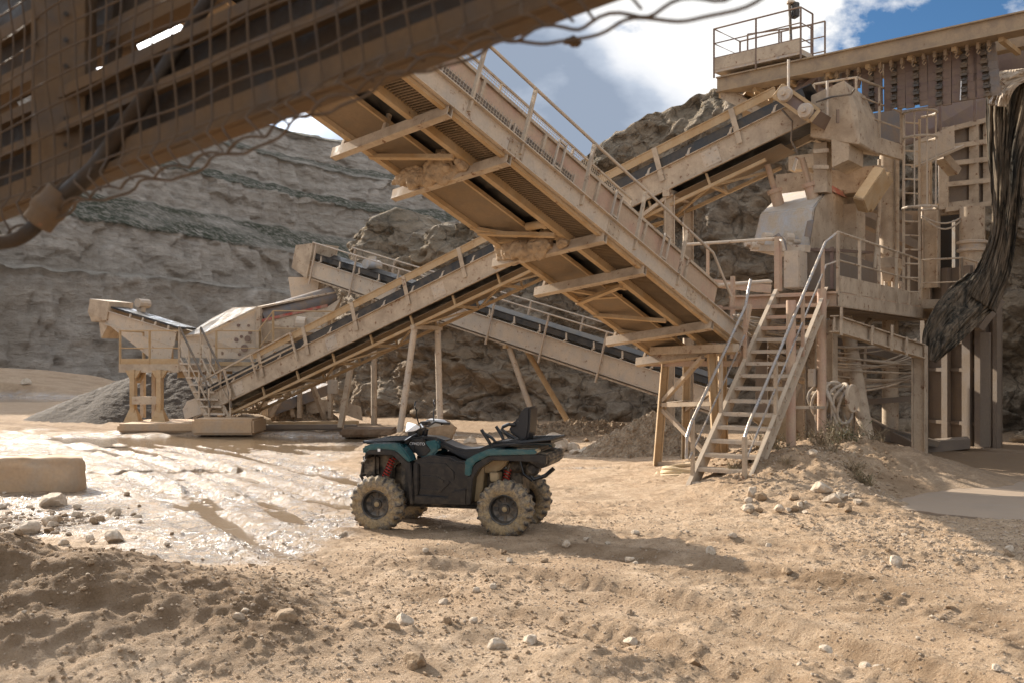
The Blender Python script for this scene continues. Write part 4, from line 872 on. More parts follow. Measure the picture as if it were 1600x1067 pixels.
# ---- access steps
def steps():
    th = thing('access_stairs', 'long flight of open steel steps with two handrails leading up to the crusher platform', 'stairs', (3.1, 15.9, 0))
    TL = CC+EV*1.12; TR = CC+EV*.16; run = 3.95; BL = TL-EW*run; BR = TR-EW*run; BL.z = BR.z = 0.0; n = 16
    gl = max(0, 0); dz = CC.z
    for A, B, s in ((BL, TL, 1), (BR, TR, -1)):
        mb = MB(); b0 = A-UP*.03; mb.channel(b0, B+UP*-.02, .07, .24, .012, s); mb.build('stringer', M['tan'], th)
    tm = None
    for k in range(n):
        f_ = (k+.75)/n; a = BL.lerp(TL, f_)+EW*-.0; b = BR.lerp(TR, f_); mb = MB()
        mb.bar(a, b, .22, .012, UP, (0, .015)); mb.bar(a-EW*.11, b-EW*.11, .012, .05, UP, (0, -.01)); mb.bar(a+EW*.11, b+EW*.11, .012, .04, UP, (0, 0))
        for q in range(5): mb.bar(a-EW*.09+EW*.045*q+UP*.022, b-EW*.09+EW*.045*q+UP*.022, .012, .012)
        o = mb.build('tread', M['pale'] if k < 12 else M['pink'], th)
    # handrails
    d = (TR-BR).normalized()
    mb = MB(); p = [BR+UP*.62+d*-.02, BR+UP*.95+d*.0, BR+UP*1.0+d*.25, TR+UP*1.0-d*.15, TR+UP*1.08+EW*.55+UP*.0]
    p[4] = CC+UP*1.1+EW*.12; mb.tube(p, .026, 8); q = [BR+UP*.55+d*.1, TR+UP*.55-d*.1, CC+UP*.56+EW*.1]; mb.tube(q, .018, 6); mb.build('handrail', M['steel'], th)
    ftop = .60; te = BL.lerp(TL, ftop)
    mb = MB(); mb.tube([BL+UP*.60-d*.05, BL+UP*.92-d*.02, BL+UP*1.0+d*.2, te+UP*1.03, te+UP*1.32+d*.33], .026, 8); mb.tube([BL+UP*.5+d*.08, te+UP*.55], .018, 6); mb.build('handrail', M['steel'], th)
    for A, B, fs in ((BR, TR, (.0, .33, .66, .93)), (BL, TL, (.05, .33, .60))):
        for i, f_ in enumerate(fs):
            p = A.lerp(B, f_); mb = MB(); w_ = .10 if (A is BR and i == 0) else .06; mb.bar(p-UP*(.05 if i else .0), p+UP*(1.0 if i or A is BL else .95), w_, .05, EV); mb.build('rail_post', M['tan'] if i < 2 else M['pink'], th)
    for px, Y, yt in ((1236, 17.2, 470), (1284, 18.3, 452)):
        a = P(px, yt, Y); mb = MB(); mb.tube([a, Vector((a.x, a.y, .2))], .085, 12); mb.build('support_post', M['pink'], th, smooth=True)
    mb = MB(); mb.bar(P(1236, 636, 17.2), P(1290, 636, 18.3), .05, .05); mb.build('tie_bar', M['tan'], th)
    mb = MB(); c = (BL+BR)/2-EW*.05; mb.box(Vector((c.x+.25, c.y+.35, .04)), (1.5, .7, .10), math.atan2(EV.y, EV.x)); mb.build('foot_slab', M['concrete'], th)
steps()
# ---- crusher platform
def platform():
    th = thing('crusher_platform', 'raised steel crusher platform with railings at the top of the long steps', 'platform', (7.5, 20.5, 0))
    FL = CC+EV*2.1; FR = CC; BR = CC+EW*7.3; BL = BR+EV*3.6; z = Vector((0, 0, 1))
    mb = MB(); mb.prism([FL-z*.05, FR-z*.05, BR-z*.05, BL-z*.05], z*.045); mb.build('deck', M['pink'], th)
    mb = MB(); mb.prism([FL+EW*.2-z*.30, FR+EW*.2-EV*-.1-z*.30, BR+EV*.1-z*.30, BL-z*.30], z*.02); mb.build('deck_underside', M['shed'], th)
    mb = MB(); mb.channel(FL-z*.16, FR-z*.16, .08, .24, .014, -1); mb.build('front_beam', M['pink'], th)
    mb = MB(); mb.channel(FR-z*.16, BR-z*.16, .08, .24, .014, 1)
    for k in range(7): p = FR.lerp(BR, (k+.2)/7); mb.bar(p-z*.28, p+z*.0, .07, .06, EV)
    mb.build('side_beam', M['tan'], th)
    railing(th, [FR+EW*.1, FR+EW*4.2, BR-EW*1.0], 1.1, (.58,), 1.35, .07, M['tan'], .30)
    # step-off landing and second short rail
    a = BR-EW*.9; b = BR+EW*1.6; mb = MB(); mb.prism([a-z*.05, b-z*.05-EV*.0, b-z*.05-EV*1.1, a-z*.05-EV*1.0], z*.05); mb.bar(a-z*.2, b-z*.2, .08, .2); mb.build('landing', M['tan'], th)
    railing(th, [a-EV*.9, b-EV*1.05], 1.1, (.55,), 1.2, .06, M['tan'], .16)
    railing(th, [a-EV*.0, a-EV*.9], 1.1, (.55,), 1.2, .06, M['tan'], .16)
    # left wing rail above the steep conveyor's end
    pl = CC+EV*1.75; mb = MB(); top = P(1216, 371, 19.6)
    mb.bar(P(1216, 455, 19.6), top, .17, .10, EV); mb.build('railing_post', M['pink'], th)
    mb = MB(); mb.tube([top-UP*.03, P(1066, 383, 19.9)], .03, 8); mb.tube([top-UP*.03, P(1222, 377, 19.4), P(1226, 392, 19.4)], .025, 8); mb.tube([P(1205, 442, 19.5), P(1202, 440, 19.5), P(1115, 447, 19.7)], .04, 8); mb.build('railing', M['pale'], th)
    mb = MB(); mb.bar(P(1106, 380, 19.9), P(1106, 445, 19.9), .05, .05, EV); mb.bar(P(1145, 432, 19.3), P(1145, 560, 19.3), .10, .06, EV); mb.bar(P(1060, 438, 19.9), P(1205, 452, 19.5), .06, .16); mb.build('wing_frame', M['pink'], th)
    # columns
    for px, Y, yt, r_, kind in ((1292, 18.9, 500, .15, 'i'), (1345, 21.5, 540, .09, 'i'), (1437, 21.2, 540, .13, 'i'), (1268, 20.5, 500, .1, 'i'), (1325, 24, 480, .13, 'p'), (1391, 24.3, 470, .19, 'p'), (1250, 22, 500, .12, 'i'), (1210, 20.8, 520, .11, 'i')):
        a = P(px, yt, Y); mb = MB(); f_ = Vector((a.x, a.y, .02 if Y > 19 else .1))
        if kind == 'i': mb.ibeam(a, f_, r_*1.9, r_*2, .02, EV); mb.box(f_+UP*.04, (r_*3.2, r_*3.2, .04), .6)
        else: mb.tube([a, f_], r_, 16); mb.lathe([(r_+.02, .0), (r_+.02, .06)], f_+UP*1.1, (0, 0, 1), 16)
        mb.build('support_column', M['tan'], th, smooth=(kind == 'p'))
    mb = MB(); a = P(1320, 490, 21.8); b = P(1357, 700, 20.5); b.z = .35; mb.tube([a, b], .15, 14); mb.tube([b, b+Vector((0.05, 0, -.25))], .22, 14); mb.build('slanted_pipe', M['tan'], th, smooth=True)
    mb = MB(); mb.ibeam(P(1303, 506, 17.9), P(1441, 549, 21.1), .16, .28, .022)
    for k, f_ in enumerate((.02, .34, .56, .74)):
        p = P(1303, 506, 17.9).lerp(P(1441, 549, 21.1), f_); mb.bar(p-UP*.20-EW*.02-EV*.1, p+UP*(.30 if k in (0, 2) else .16)-EV*.1, .09, .03, EV)
    mb.build('crane_beam', M['tan'], th)
    mb = MB(); mb.bar(P(1180, 500, 20.5), P(1435, 568, 24.0), .12, .16); mb.bar(P(1290, 632, 20.6), P(1430, 622, 24), .10, .12); mb.build('cross_beam', M['shed'], th)
    for a, b in ((P(1280, 745, 19.6), P(1318, 560, 22.5)), (P(1205, 700, 20.6), P(1250, 600, 20.2)), (P(1385, 470, 24.3), P(1312, 560, 21.5))):
        mb = MB(); mb.bar(a, b, .10, .10); mb.build('diagonal_brace', M['tan'], th)
platform()
mb = MB(); cbox(mb, 1262, 1271, 1281, 576, 604, 18.2); o = mb.build('electrical_box', M['pale'], bevel=.01); tag(o, 'small pale electrical box beside the steps under the crusher platform', 'electrical box')
# ---- crusher
def crusher():
    th = thing('rock_crusher', 'grey faceted rock crusher housing with two upright rods above the platform', 'crusher', (8.3, 21.5, 3.4))
    a, b, c, d = P(1174, 392, 21.8), P(1263, 396, 20.5), P(1272, 324, 20.5), P(1188, 334, 21.8)
    e, f_, g, h = P(1219, 303, 22.9), P(1295, 293, 21.6), P(1340, 326, 23.6), P(1342, 396, 23.6)
    back = EW*1.5
    mb = MB(); mb.hull([a, b, c, d, e, f_, a+back, b+back]); mb.build('front_hood', M['grey'], th, bevel=.03)
    k = P(1263, 396, 20.45); mb = MB(); mb.hull([b-EV*.01, c-EV*.02, f_-EV*.02, P(1320, 305, 22.6), g, h, b+EW*2, f_+EV*.2+EW*.5]); mb.build('side_housing', M['tan'], th, bevel=.02)
    mb = MB(); mb.prism([P(1298, 292, 21.6)+UP*.02, P(1320, 304, 22.5)+UP*.02, P(1322, 311, 22.5)+UP*.01, P(1299, 300, 21.55)+UP*.0], -EW*.05-EV*.03); mb.build('red_flap', M['red'], th)
    mb = MB(); mb.prism([P(1262, 346, 20.42), P(1272, 344, 20.42), P(1267, 372, 20.42), P(1257, 370, 20.46)], EW*-.03); mb.build('dark_plate', M['slate'], th)
    for p0, p1 in ((P(1216, 318, 21.9), P(1199, 258, 21.9)), (P(1270, 308, 21.3), P(1253, 248, 21.3))):
        dd = (p1-p0); mb = MB(); mb.tube([p0-dd*.1, p0+dd*.28], .13, 12); mb.tube([p0+dd*.26, p0+dd*.36], .17, 12); mb.tube([p0+dd*.3, p1], .062, 10); mb.build('hydraulic_rod', M['pink'], th, smooth=True)
    mb = MB(); r = random.Random(3)
    for cx, cy in ((1182, 383), (1190, 386), (1198, 380), (1210, 372), (1237, 380), (1246, 384), (1255, 380), (1243, 374)):
        p = P(cx, cy, 20.9); mb.tube([p-EW*.2, p+EV*.1-EW*.35], r.uniform(.05, .11), 12)
    mb.bar(P(1177, 388, 21.2), P(1262, 389, 20.2), .2, .14); mb.build('gearwork', M['pale'], th, smooth=False)
    mb = MB(); mb.tube([P(1208, 374, 20.6), P(1216, 368, 20.4), P(1224, 378, 20.3), P(1227, 392, 20.3)], .045, 8); mb.build('hydraulic_hose', M['slate'], th)
    for i, (cx, cy) in enumerate(((1297, 330), (1322, 322), (1328, 352), (1291, 382), (1330, 384))):
        p = P(cx, cy, 21.9 if cx < 1310 else 22.9); mb = MB(); mb.lathe([(.03, 0), (.09, .02), (.09, .10), (.05, .14), (.0, .15)], p+EV*.2, -EV, 10); mb.build('bolt_boss', M['rail'], th)
    mb = MB(); cbox(mb, 1285, 1338, 1352, 318, 470, 22.3); mb.build('rear_frame', M['tan'], th)
crusher()
def cabinets():
    o = MB(); cbox(o, 1224, 1249, 1262, 391, 450, 19.9); tag(o.build('machine_guard', M['pale'], bevel=.02), 'pale upright guard box with a dark spot left of the top of the steps', 'guard box')
    th = thing('mesh_guard', 'dark mesh guard screens around the crusher drive behind the platform railing', 'guard', (7.4, 20.6, 3.4))
    mb = MB(); cbox(mb, 1250, 1300, 1372, 392, 452, 20.2); mb.build('guard_panel', M['shed'], th)
    mb = MB()
    for px in (1252, 1275, 1300): p = P(px, 452, 20.1 if px > 1290 else 20.6); mb.bar(p, p+UP*.85, .06, .06, EV)
    mb.bar(P(1250, 391, 20.7), P(1301, 391, 20.05), .06, .06); mb.bar(P(1300, 391, 20.05), P(1372, 396, 23.7), .06, .06); mb.build('guard_frame', M['brown'], th)
    th = thing('drive_unit', 'small dusty drive unit standing on the platform behind the railing', 'motor', (9.6, 22.6, 3.4))
    mb = MB(); cbox(mb, 1372, 1398, 1412, 402, 418, 22.8); mb.hull([P(px, py, Y) for px, py, Y in ((1376, 418, 22.8), (1400, 418, 22.8), (1380, 440, 23), (1396, 440, 23), (1410, 418, 23.6), (1404, 440, 23.4))]); mb.build('housing', M['tan'], th)
    mb = MB()
    for px in (1384, 1396, 1406): mb.tube([P(px, 440, 23.2), P(px, 474, 23.2)], .05, 8)
    mb.build('pipe_stand', M['pale'], th)
cabinets()
# ---- feed tower behind the crusher
def tower():
    th = thing('transfer_tower', 'tall tan transfer tower with boxes and chutes at the upper end of the long conveyor', 'tower', (9.5, 25, 0))
    # big head box of the conveyor
    D = EW*2.0
    front = [P(1267, 150, 20.6), P(1319, 126, 20.2), P(1340, 172, 20.4), P(1344, 224, 20.4), P(1340, 226, 20.4), P(1266, 214, 20.8)]
    mb = MB(); mb.hull([p for p in front]+[p+EW*1.5 for p in front]); mb.build('head_box', M['tan'], th, bevel=.01)
    mb = MB(); t_ = [P(1299, 218, 20.6), P(1327, 221, 20.5), P(1326, 250, 20.6), P(1300, 262, 20.7)]; mb.hull([p for p in t_]+[p+EW*1.0 for p in t_]); mb.build('drop_chute', M['tan'], th)
    mb = MB(); cbox(mb, 1271, 1292, 1300, 222, 300, 21.0); mb.bar(P(1270, 238, 20.8), P(1294, 236, 20.8), .1, .08); mb.bar(P(1270, 262, 20.8), P(1294, 262, 20.8), .1, .08); mb.build('chute_column', M['tan'], th)
    mb = MB(); mb.tube([P(1275, 160, 20.4), P(1300, 152, 20.2), P(1330, 148, 20.1), P(1335, 140, 20.0)], .02, 6); mb.tube([P(1222, 172, 20.7), P(1238, 190, 20.5), P(1236, 220, 20.5), P(1246, 240, 20.5)], .02, 6); mb.build('cable', M['dark'], th)
    mb = MB(); mb.bar(P(1309, 172, 20.25), P(1309, 193, 20.25), .05, .05); mb.build('handle', M['brown'], th)
    # stepped panels below and behind
    mb = MB(); cbox(mb, 1212, 1262, 1290, 268, 300, 24.0); cbox(mb, 1232, 1272, 1290, 240, 262, 24.5); mb.build('rear_panel', M['tan'], th)
    mb = MB(); mb.prism([P(1246, 250, 22), P(1241, 268, 22), P(1237, 266, 22), P(1243, 247, 22)], EW*.05); mb.build('bent_sheet', M['white'], th)
    mb = MB(); cbox(mb, 1298, 1376, 1388, 258, 276, 21.8); cbox(mb, 1292, 1352, 1368, 276, 300, 22.0); cbox(mb, 1300, 1345, 1360, 300, 326, 22.6); mb.build('feed_chute', M['tan'], th, bevel=.01)
    mb = MB()
    c0, c1 = P(1378, 272, 21.6), P(1344, 322, 21.4); mb.bar(c0, c1, .44, .26, EV); mb.bar(c0+EW*.25, c1+EW*.25, .3, .34, EV); mb.build('sloped_chute', M['ochre'], th, bevel=.02)
    mb = MB(); mb.tube([P(1386, 180+60, 23.6), P(1386, 470, 23.6)], .17, 14); mb.tube([P(1402, 240, 23.4), P(1402, 470, 23.4)], .05, 8); mb.tube([P(1374, 250, 23.2), P(1374, 330, 23), P(1366, 420, 22.6)], .045, 8); mb.build('standpipe', M['tan'], th, smooth=True)
    for a, b in ((P(1345, 315, 24), P(1420, 345, 25.5)), (P(1345, 345, 24), P(1430, 385, 25.5))):
        mb = MB(); mb.bar(a, b, .2, .22); mb.build('rear_beam', M['shed'], th)
    # upper walkway
    z0 = P(1404, 226, 22.3).z; a = P(1338, 232, 20.9); b = P(1408, 240, 22.3); a.z = b.z = z0-.1
    mb = MB(); mb.prism([a, b, b+EV*1.0, a+EV*1.0], UP*.10); mb.bar(a-UP*.10, b-UP*.10, .1, .32); mb.build('upper_deck', M['tan'], th)
    railing(th, [a+EV*.9+UP*.1, a+UP*.1, b+UP*.1], 1.1, (.35, .72), 1.0, .06, M['tan'], 0)
    mb = MB(); mb.tube([P(1352, 176, 22.4), P(1352, 234, 22.4)], .03, 6); mb.build('bright_tube', M['white'], th)
    # ribbed hopper wall
    HC = P(1543, 318, 25.6); hw = reach(HC, EV, 1476)
    a = P(1474, 330, 25.6); pts = [P(1472, 205, 25.6), P(1545, 188, 25.6), P(1545, 318, 25.6), P(1474, 330, 25.6)]
    mb = MB(); mb.prism(pts, Vector((.1, .5, 0))); mb.build('hopper_wall', M['shed'], th)
    mb = MB(); f_ = Vector((0, -.12, 0))
    for px in (1475, 1522, 1544): mb.bar(P(px, 200 if px < 1500 else 190, 25.5), P(px, 328 if px < 1500 else 320, 25.5), .13, .22, EV)
    for y0, y1 in ((205, 188), (232, 222), (258, 250), (290, 283), (329, 319)): mb.bar(P(1475, y0, 25.5), P(1545, y1, 25.5), .22, .12, UP)
    mb.build('hopper_rib', M['tan'], th)
    mb = MB(); mb.prism([P(1428, 222, 23.6), P(1491, 196, 24.2), P(1492, 232, 24.2), P(1430, 258, 23.6)], Vector((.05, .15, 0))); mb.build('chute_side', M['pale'], th)
    mb = MB(); mb.bar(P(1432, 260, 23.6), P(1500, 230, 24.4), .3, .06); mb.bar(P(1470, 245, 24.4), P(1492, 270, 24.6), .3, .2); mb.build('chute_lip', M['tan'], th)
    # brown side boards
    mb = MB(); mb.prism([P(1368, 180, 24.5), P(1546, 150, 27.0), P(1546, 186, 27.0), P(1400, 232, 24.5), P(1368, 232, 24.2)], Vector((.03, .1, 0))); mb.build('side_board', M['brown'], th)
    mb = MB(); mb.prism([P(1340, 182, 24.0), P(1408, 170, 24.3), P(1408, 222, 24.3), P(1340, 232, 24.0)], Vector((.03, .08, 0))); mb.build('grey_board', M['slate'], th)
    mb = MB()
    for px, y0, y1 in ((1469, 163, 210), (1523, 154, 190)): mb.bar(P(px, y0, 25), P(px, y1, 25), .07, .07, EV)
    mb.build('board_stiffener', M['brown'], th)
    # frame around the dark doorway
    for px, Y, w_, yt, yb in ((1446, 26, .16, 250, 500), (1455, 25.6, .22, 330, 450), (1519, 25.2, .30, 325, 450)):
        mb = MB(); a = P(px, yt, Y); b = P(px, yb, Y); mb.tube([a, b], w_, 14) if w_ > .25 else mb.ibeam(a, b, w_*1.6, w_*1.6, .02, EV); mb.build('tower_column', M['tan'], th, smooth=w_ > .25)
    mb = MB(); mb.lathe([(.31, 0), (.37, .02), (.37, .08), (.31, .1), (.31, .2), (.37, .22), (.37, .28), (.31, .3)], P(1519, 395, 25.2), (0, 0, 1), 16); mb.build('pipe_flange', M['rail'], th, smooth=True)
    mb = MB(); mb.bar(P(1440, 332, 25.8), P(1525, 322, 25.6), .3, .3); mb.build('lintel', M['tan'], th)
    mb = MB(); cbox(mb, 1440, 1448, 1530, 330, 560, 27.3, Vector((-1, .2, 0)), Vector((1, .0, 0))); mb.build('dark_interior', M['void'], th)  # dark-coloured box stands in for the shade within the doorway
    mb = MB(); cbox(mb, 1300, 1384, 1445, 330, 480, 26.3, Vector((-1, .2, 0)), Vector((1, .0, 0))); mb.build('inner_wall', M['shed'], th)
    mb = MB(); mb.tube([P(1500, 345, 26.6), P(1500, 455, 26.6)], .2, 12); mb.build('inner_pipe', M['dark'], th)
    for px in (1488, 1476):
        mb = MB(); p = [P(1440+k*(75/10), 338+18*math.sin(math.pi*k/10)*(1.3 if px == 1488 else .8)-k*.6, 25.2) for k in range(11)]; mb.tube(p, .022, 6); mb.build('sagging_cable', M['hose'], th)
tower()
def caged_ladder():
    b = P(1418, 470, 22.6); th = thing('caged_ladder', 'tall steel ladder with a round safety cage rising behind the crusher', 'ladder', (b.x, b.y, 3.4))
    d = Vector((.9, .25, 0)).normalized(); out = Vector((.35, -.93, 0)); Y = 22.6
    A0, A1 = P(1412, 470, Y), P(1412, 185, Y); sd = .42
    for s in (0, 1):
        mb = MB(); mb.bar(A0+d*sd*s, A1+d*sd*s, .06, .05, EV); mb.build('rail', M['tan'], th)
    z = A0.z+.2
    while z < A1.z: mb = MB(); mb.tube([Vector((A0.x, A0.y, z)), Vector((A0.x, A0.y, z))+d*sd], .02, 6); mb.build('rung', M['tan'], th); z += .32
    C = P(1437, 250, Y-.3); rx = .36; zt = P(0, 178, Y-.3).z; zb = P(0, 326, Y-.3).z
    for zz in (zt, (zt+zb)/2+.5, zb):
        mb = MB(); n = 20; mb.tube([Vector((C.x+rx*math.cos(a), C.y+rx*math.sin(a), zz)) for a in [math.pi*.75+2*math.pi*.8*k/n for k in range(n+1)]], .03, 6); mb.build('cage_hoop', M['pale'], th)
    for k in range(7):
        a = math.pi*.8+2*math.pi*.72*k/6; p = Vector((C.x+rx*math.cos(a), C.y+rx*math.sin(a), 0)); mb = MB(); mb.bar(Vector((p.x, p.y, zb)), Vector((p.x, p.y, zt)), .045, .02, EV); mb.build('cage_bar', M['pale'], th)
caged_ladder()
# ---- high gantry: beam, curtain of hanging chains, lookout platform
def gantry():
    LB, RB = P(1126, 140, 24.0), P(1640, 9, 19.2); LB.z = RB.z = 8.72; ax = (RB-LB).normalized(); sd = Vector((-ax.y, ax.x, 0))
    th = thing('gantry_beam', 'long high overhead steel beam with hooks crossing the top right', 'gantry', (LB.x, LB.y, 0))
    mb = MB(); mb.bar(LB, RB, .34, .30); mb.bar(LB, RB, .46, .03, UP, (0, .165)); mb.bar(LB, RB, .46, .03, UP, (0, -.165)); mb.build('main_beam', M['gantry'], th)
    mb = MB(); mb.bar(LB+sd*1.2, RB+sd*1.2, .3, .28); mb.build('rear_beam', M['gantry'], th)
    mb = MB(); L = (RB-LB).length; k = 0
    while k*.9 < L: p = LB+ax*(k*.9); mb.bar(p-UP*.22, p+sd*1.2-UP*.22, .1, .1); k += 1
    mb.build('rib', M['ochre'], th)
    def onb(px): r = (px-800)/F; t = (LB.x-r*LB.y)/(r*ax.y-ax.x); return LB+ax*t
    for px in list(range(1288, 1548, 17)):
        p = onb(px)+sd*.1-UP*.18; mb = MB(); mb.bar(p, p-UP*.12, .09, .06, ax); mb.tube([p-UP*.12, p-UP*.18-ax*.03, p-UP*.22, p-UP*.18+ax*.04], .016, 6); mb.build('hook', M['gantry'], th)
    # leg box under the beam's free end
    mb = MB(); f_ = [P(1125, 142, 23.9), P(1140, 140, 23.9), P(1192, 172, 23.7), P(1182, 180, 23.7), P(1126, 155, 23.9)]; mb.hull(f_+[p+sd*.7 for p in f_]); mb.build('end_bracket', M['tan'], th)
    mb = MB(); cbox(mb, 1160, 1182, 1196, 165, 200, 24.6); mb.bar(P(1162, 148, 24.2), P(1205, 168, 24.2), .4, .08); mb.bar(P(1160, 132, 24.5), P(1280, 112, 23.2), .3, .06); mb.build('end_frame', M['ochre'], th)
    for a, b in ((P(1170, 158, 24), P(1206, 165, 24)), (P(1176, 162, 24), P(1205, 172, 24)), (P(1203, 128, 24), P(1204, 165, 24)), (P(1182, 137, 24), P(1182, 158, 24))):
        mb = MB(); mb.bar(a, b, .10, .08); mb.build('small_strut', M['ochre'], th)
    # lookout platform
    lp = thing('lookout_platform', 'small railed lookout platform at the free end of the high beam against the sky', 'platform', (LB.x, LB.y, 8.9))
    a = onb(1124)+UP*.28-sd*.25; b = onb(1259)+UP*.28-sd*.25; mb = MB(); mb.prism([a, b, b+sd*1.3, a+sd*1.3], UP*.12); mb.build('deck', M['rail'], lp)
    mb = MB(); mb.bar(a+UP*.2, b+UP*.2, .02, .28); mb.build('toe_board', M['tan'], lp)
    railing(lp, [b+sd*1.25, a+sd*1.25, a, b, b+sd*.6], 1.05, (.35, .70), .95, .045, M['brown'], 0, .02)
    a2 = onb(1152)+UP*.28+sd*.5; b2 = onb(1240)+UP*.28+sd*.9; railing(lp, [a2, b2], 1.0, (.5,), .9, .04, M['brown'], 0, .02, 'inner_railing')
    # mast with loudspeaker
    q = onb(1240)+UP*.3-sd*.1; ms = thing('speaker_mast', 'thin mast with a black loudspeaker on the lookout platform', 'mast', (q.x, q.y, q.z)); top = P(1236, -14, q.y)
    mb = MB(); mb.tube([q, Vector((q.x-.06, q.y, top.z))], .035, 8); mb.build('pole', M['dark'], ms)
    mb = MB(); c = P(1242, 17, q.y); mb.box(c, (.14, .2, .34), .3); mb.build('loudspeaker', M['belt'], ms, bevel=.02)
    mb = MB(); mb.lathe([(.02, 0), (.10, -.05), (.10, -.09), (.02, -.1)], P(1236, 0, q.y), (0, 0, 1), 12); mb.build('lamp_head', M['pale'], ms)
    # curtain of hanging steel chains
    r = random.Random(4)
    look = {0: 'short rusty hanging chain panel at the left end of the row', 1: 'second short hanging chain panel, dusty, behind the tan box corner', 2: 'dark red-brown hanging chain panel just right of the tan head box', 3: 'brown hanging chain panel left of the widest one in the curtain', 4: 'wide grey-brown hanging chain panel in mid curtain', 5: 'dark brown hanging chain panel with brown hill visible to its right', 6: 'tall dark hanging chain panel with a bright wire', 7: 'tilted hanging chain panel next to the red-brown block'}
    for i, (x0, x1, yt, yb, tl) in enumerate(((1284, 1304, 112, 142, 0), (1308, 1335, 106, 140, -.1), (1338, 1366, 96, 176, .02), (1374, 1403, 88, 172, .0), (1407, 1437, 79, 168, .02), (1444, 1475, 69, 167, 0), (1482, 1515, 60, 158, .0), (1509, 1542, 54, 154, .1))):
        pc = onb((x0+x1)/2)+sd*.35; Y = pc.y; w_ = (x1-x0+3)/F*Y*1.04; zt = P(0, yt-3, Y).z; zb = P(0, yb, Y).z
        st = thing('chain_curtain', look[i], 'chain curtain', (pc.x, pc.y, zb), 0, 'hanging chain panels on the high beam')
        for s_, wf, off in ((-1, .37, -.31), (1, .37, .31)):
            mb = MB(); z_ = zt-.12
            while z_ > zb:
                hgt = min(.17, z_-zb); cx = pc+ax*(off*w_)+ax*(tl*(zt-z_)); mb.box(cx+UP*0+Vector((0, 0, z_-pc.z-hgt/2)), (w_*wf, .05, hgt-.003), math.atan2(ax.y, ax.x)); z_ -= .17
            mb.build('steel_strip', M['slate' if i in (0, 7) and s_ > 0 else 'brown'], st)
        mb = MB(); z_ = zt-.05
        while z_ > zb+.03:
            cx = pc+ax*(tl*(zt-z_))-sd*.05; mb.box(cx+Vector((0, 0, z_-pc.z-.06)), (w_*.26, .07, .085), math.atan2(ax.y, ax.x)); mb.box(cx-sd*.03+Vector((0, 0, z_-pc.z-.02)), (w_*.17, .06, .03), math.atan2(ax.y, ax.x)); z_ -= .17
        mb.bar(Vector((pc.x, pc.y, zt-.1))+sd*.03, Vector((pc.x, pc.y, zb+.05))+sd*.03+ax*(tl*(zt-zb)), w_*.4, .02, sd); mb.build('chain', M['dark'], st)
        mb = MB(); mb.bar(Vector((pc.x, pc.y, zt-.05))-ax*.1, Vector((pc.x, pc.y, zt+.22))-ax*.1, .05, .05, ax); mb.bar(Vector((pc.x, pc.y, zt-.05))+ax*.1, Vector((pc.x, pc.y, zt+.22))+ax*.1, .05, .05, ax); mb.build('hanger', M['rail'], st)
        if i == 6: mb = MB(); mb.tube([Vector((pc.x, pc.y-.12, zt-.9))-ax*.12, Vector((pc.x, pc.y-.12, zb))-ax*.14], .012, 6); mb.build('wire', M['white'], st)
    # block at the right end
    mb = MB(); cbox(mb, 1549, 1640, 1680, 36, 112, 21.0, (-ax), Vector((.7, .7, 0))); o = mb.build('brown_housing', M['brown']); tag(o, 'big red-brown steel housing at the right end of the chain curtain', 'housing')
    mb = MB(); cbox(mb, 1273, 1278, 1290, 112, 148, 23.2); mb.bar(P(1240, 150, 22.6), P(1272, 118, 22.9), .25, .12); mb.bar(P(1246, 128, 22.9), P(1270, 140, 22.9), .2, .1); o = mb.build('post', M['brown'], th)
gantry()
def magnet():
    c = P(1246, 163, 20.3); th = thing('overband_magnet', 'tilted dusty box with two rollers hung over the long conveyor head', 'magnet separator', (c.x, c.y, c.z-.5))
    A, B, C_, D_ = P(1224, 134, 20.3), P(1280, 173, 19.9), P(1266, 191, 19.9), P(1210, 152, 20.3); dp = EW*.9
    mb = MB(); mb.prism([A, B, C_, D_], dp); mb.build('body', M['brown'], th)
    mb = MB()
    for a, b in ((A, B), (B, C_), (C_, D_), (D_, A)): mb.bar(a-EW*.02, b-EW*.02, .07, .07)
    mb.build('frame', M['ochre'], th)
    for p in (P(1227, 148, 20.1), P(1259, 174, 19.8)): mb = MB(); mb.lathe([(.0, .16), (.05, .16), (.06, .10), (.14, .09), (.16, .0)], p, -EW, 16); mb.build('roller', M['rail'], th, smooth=True)
    mb = MB(); mb.tube([A+EW*.3, A+UP*.6+EW*.3], .03, 6); mb.tube([B+EW*.5, B+UP*.7+EW*.5], .03, 6); mb.build('hanger_rod', M['rail'], th)
magnet()
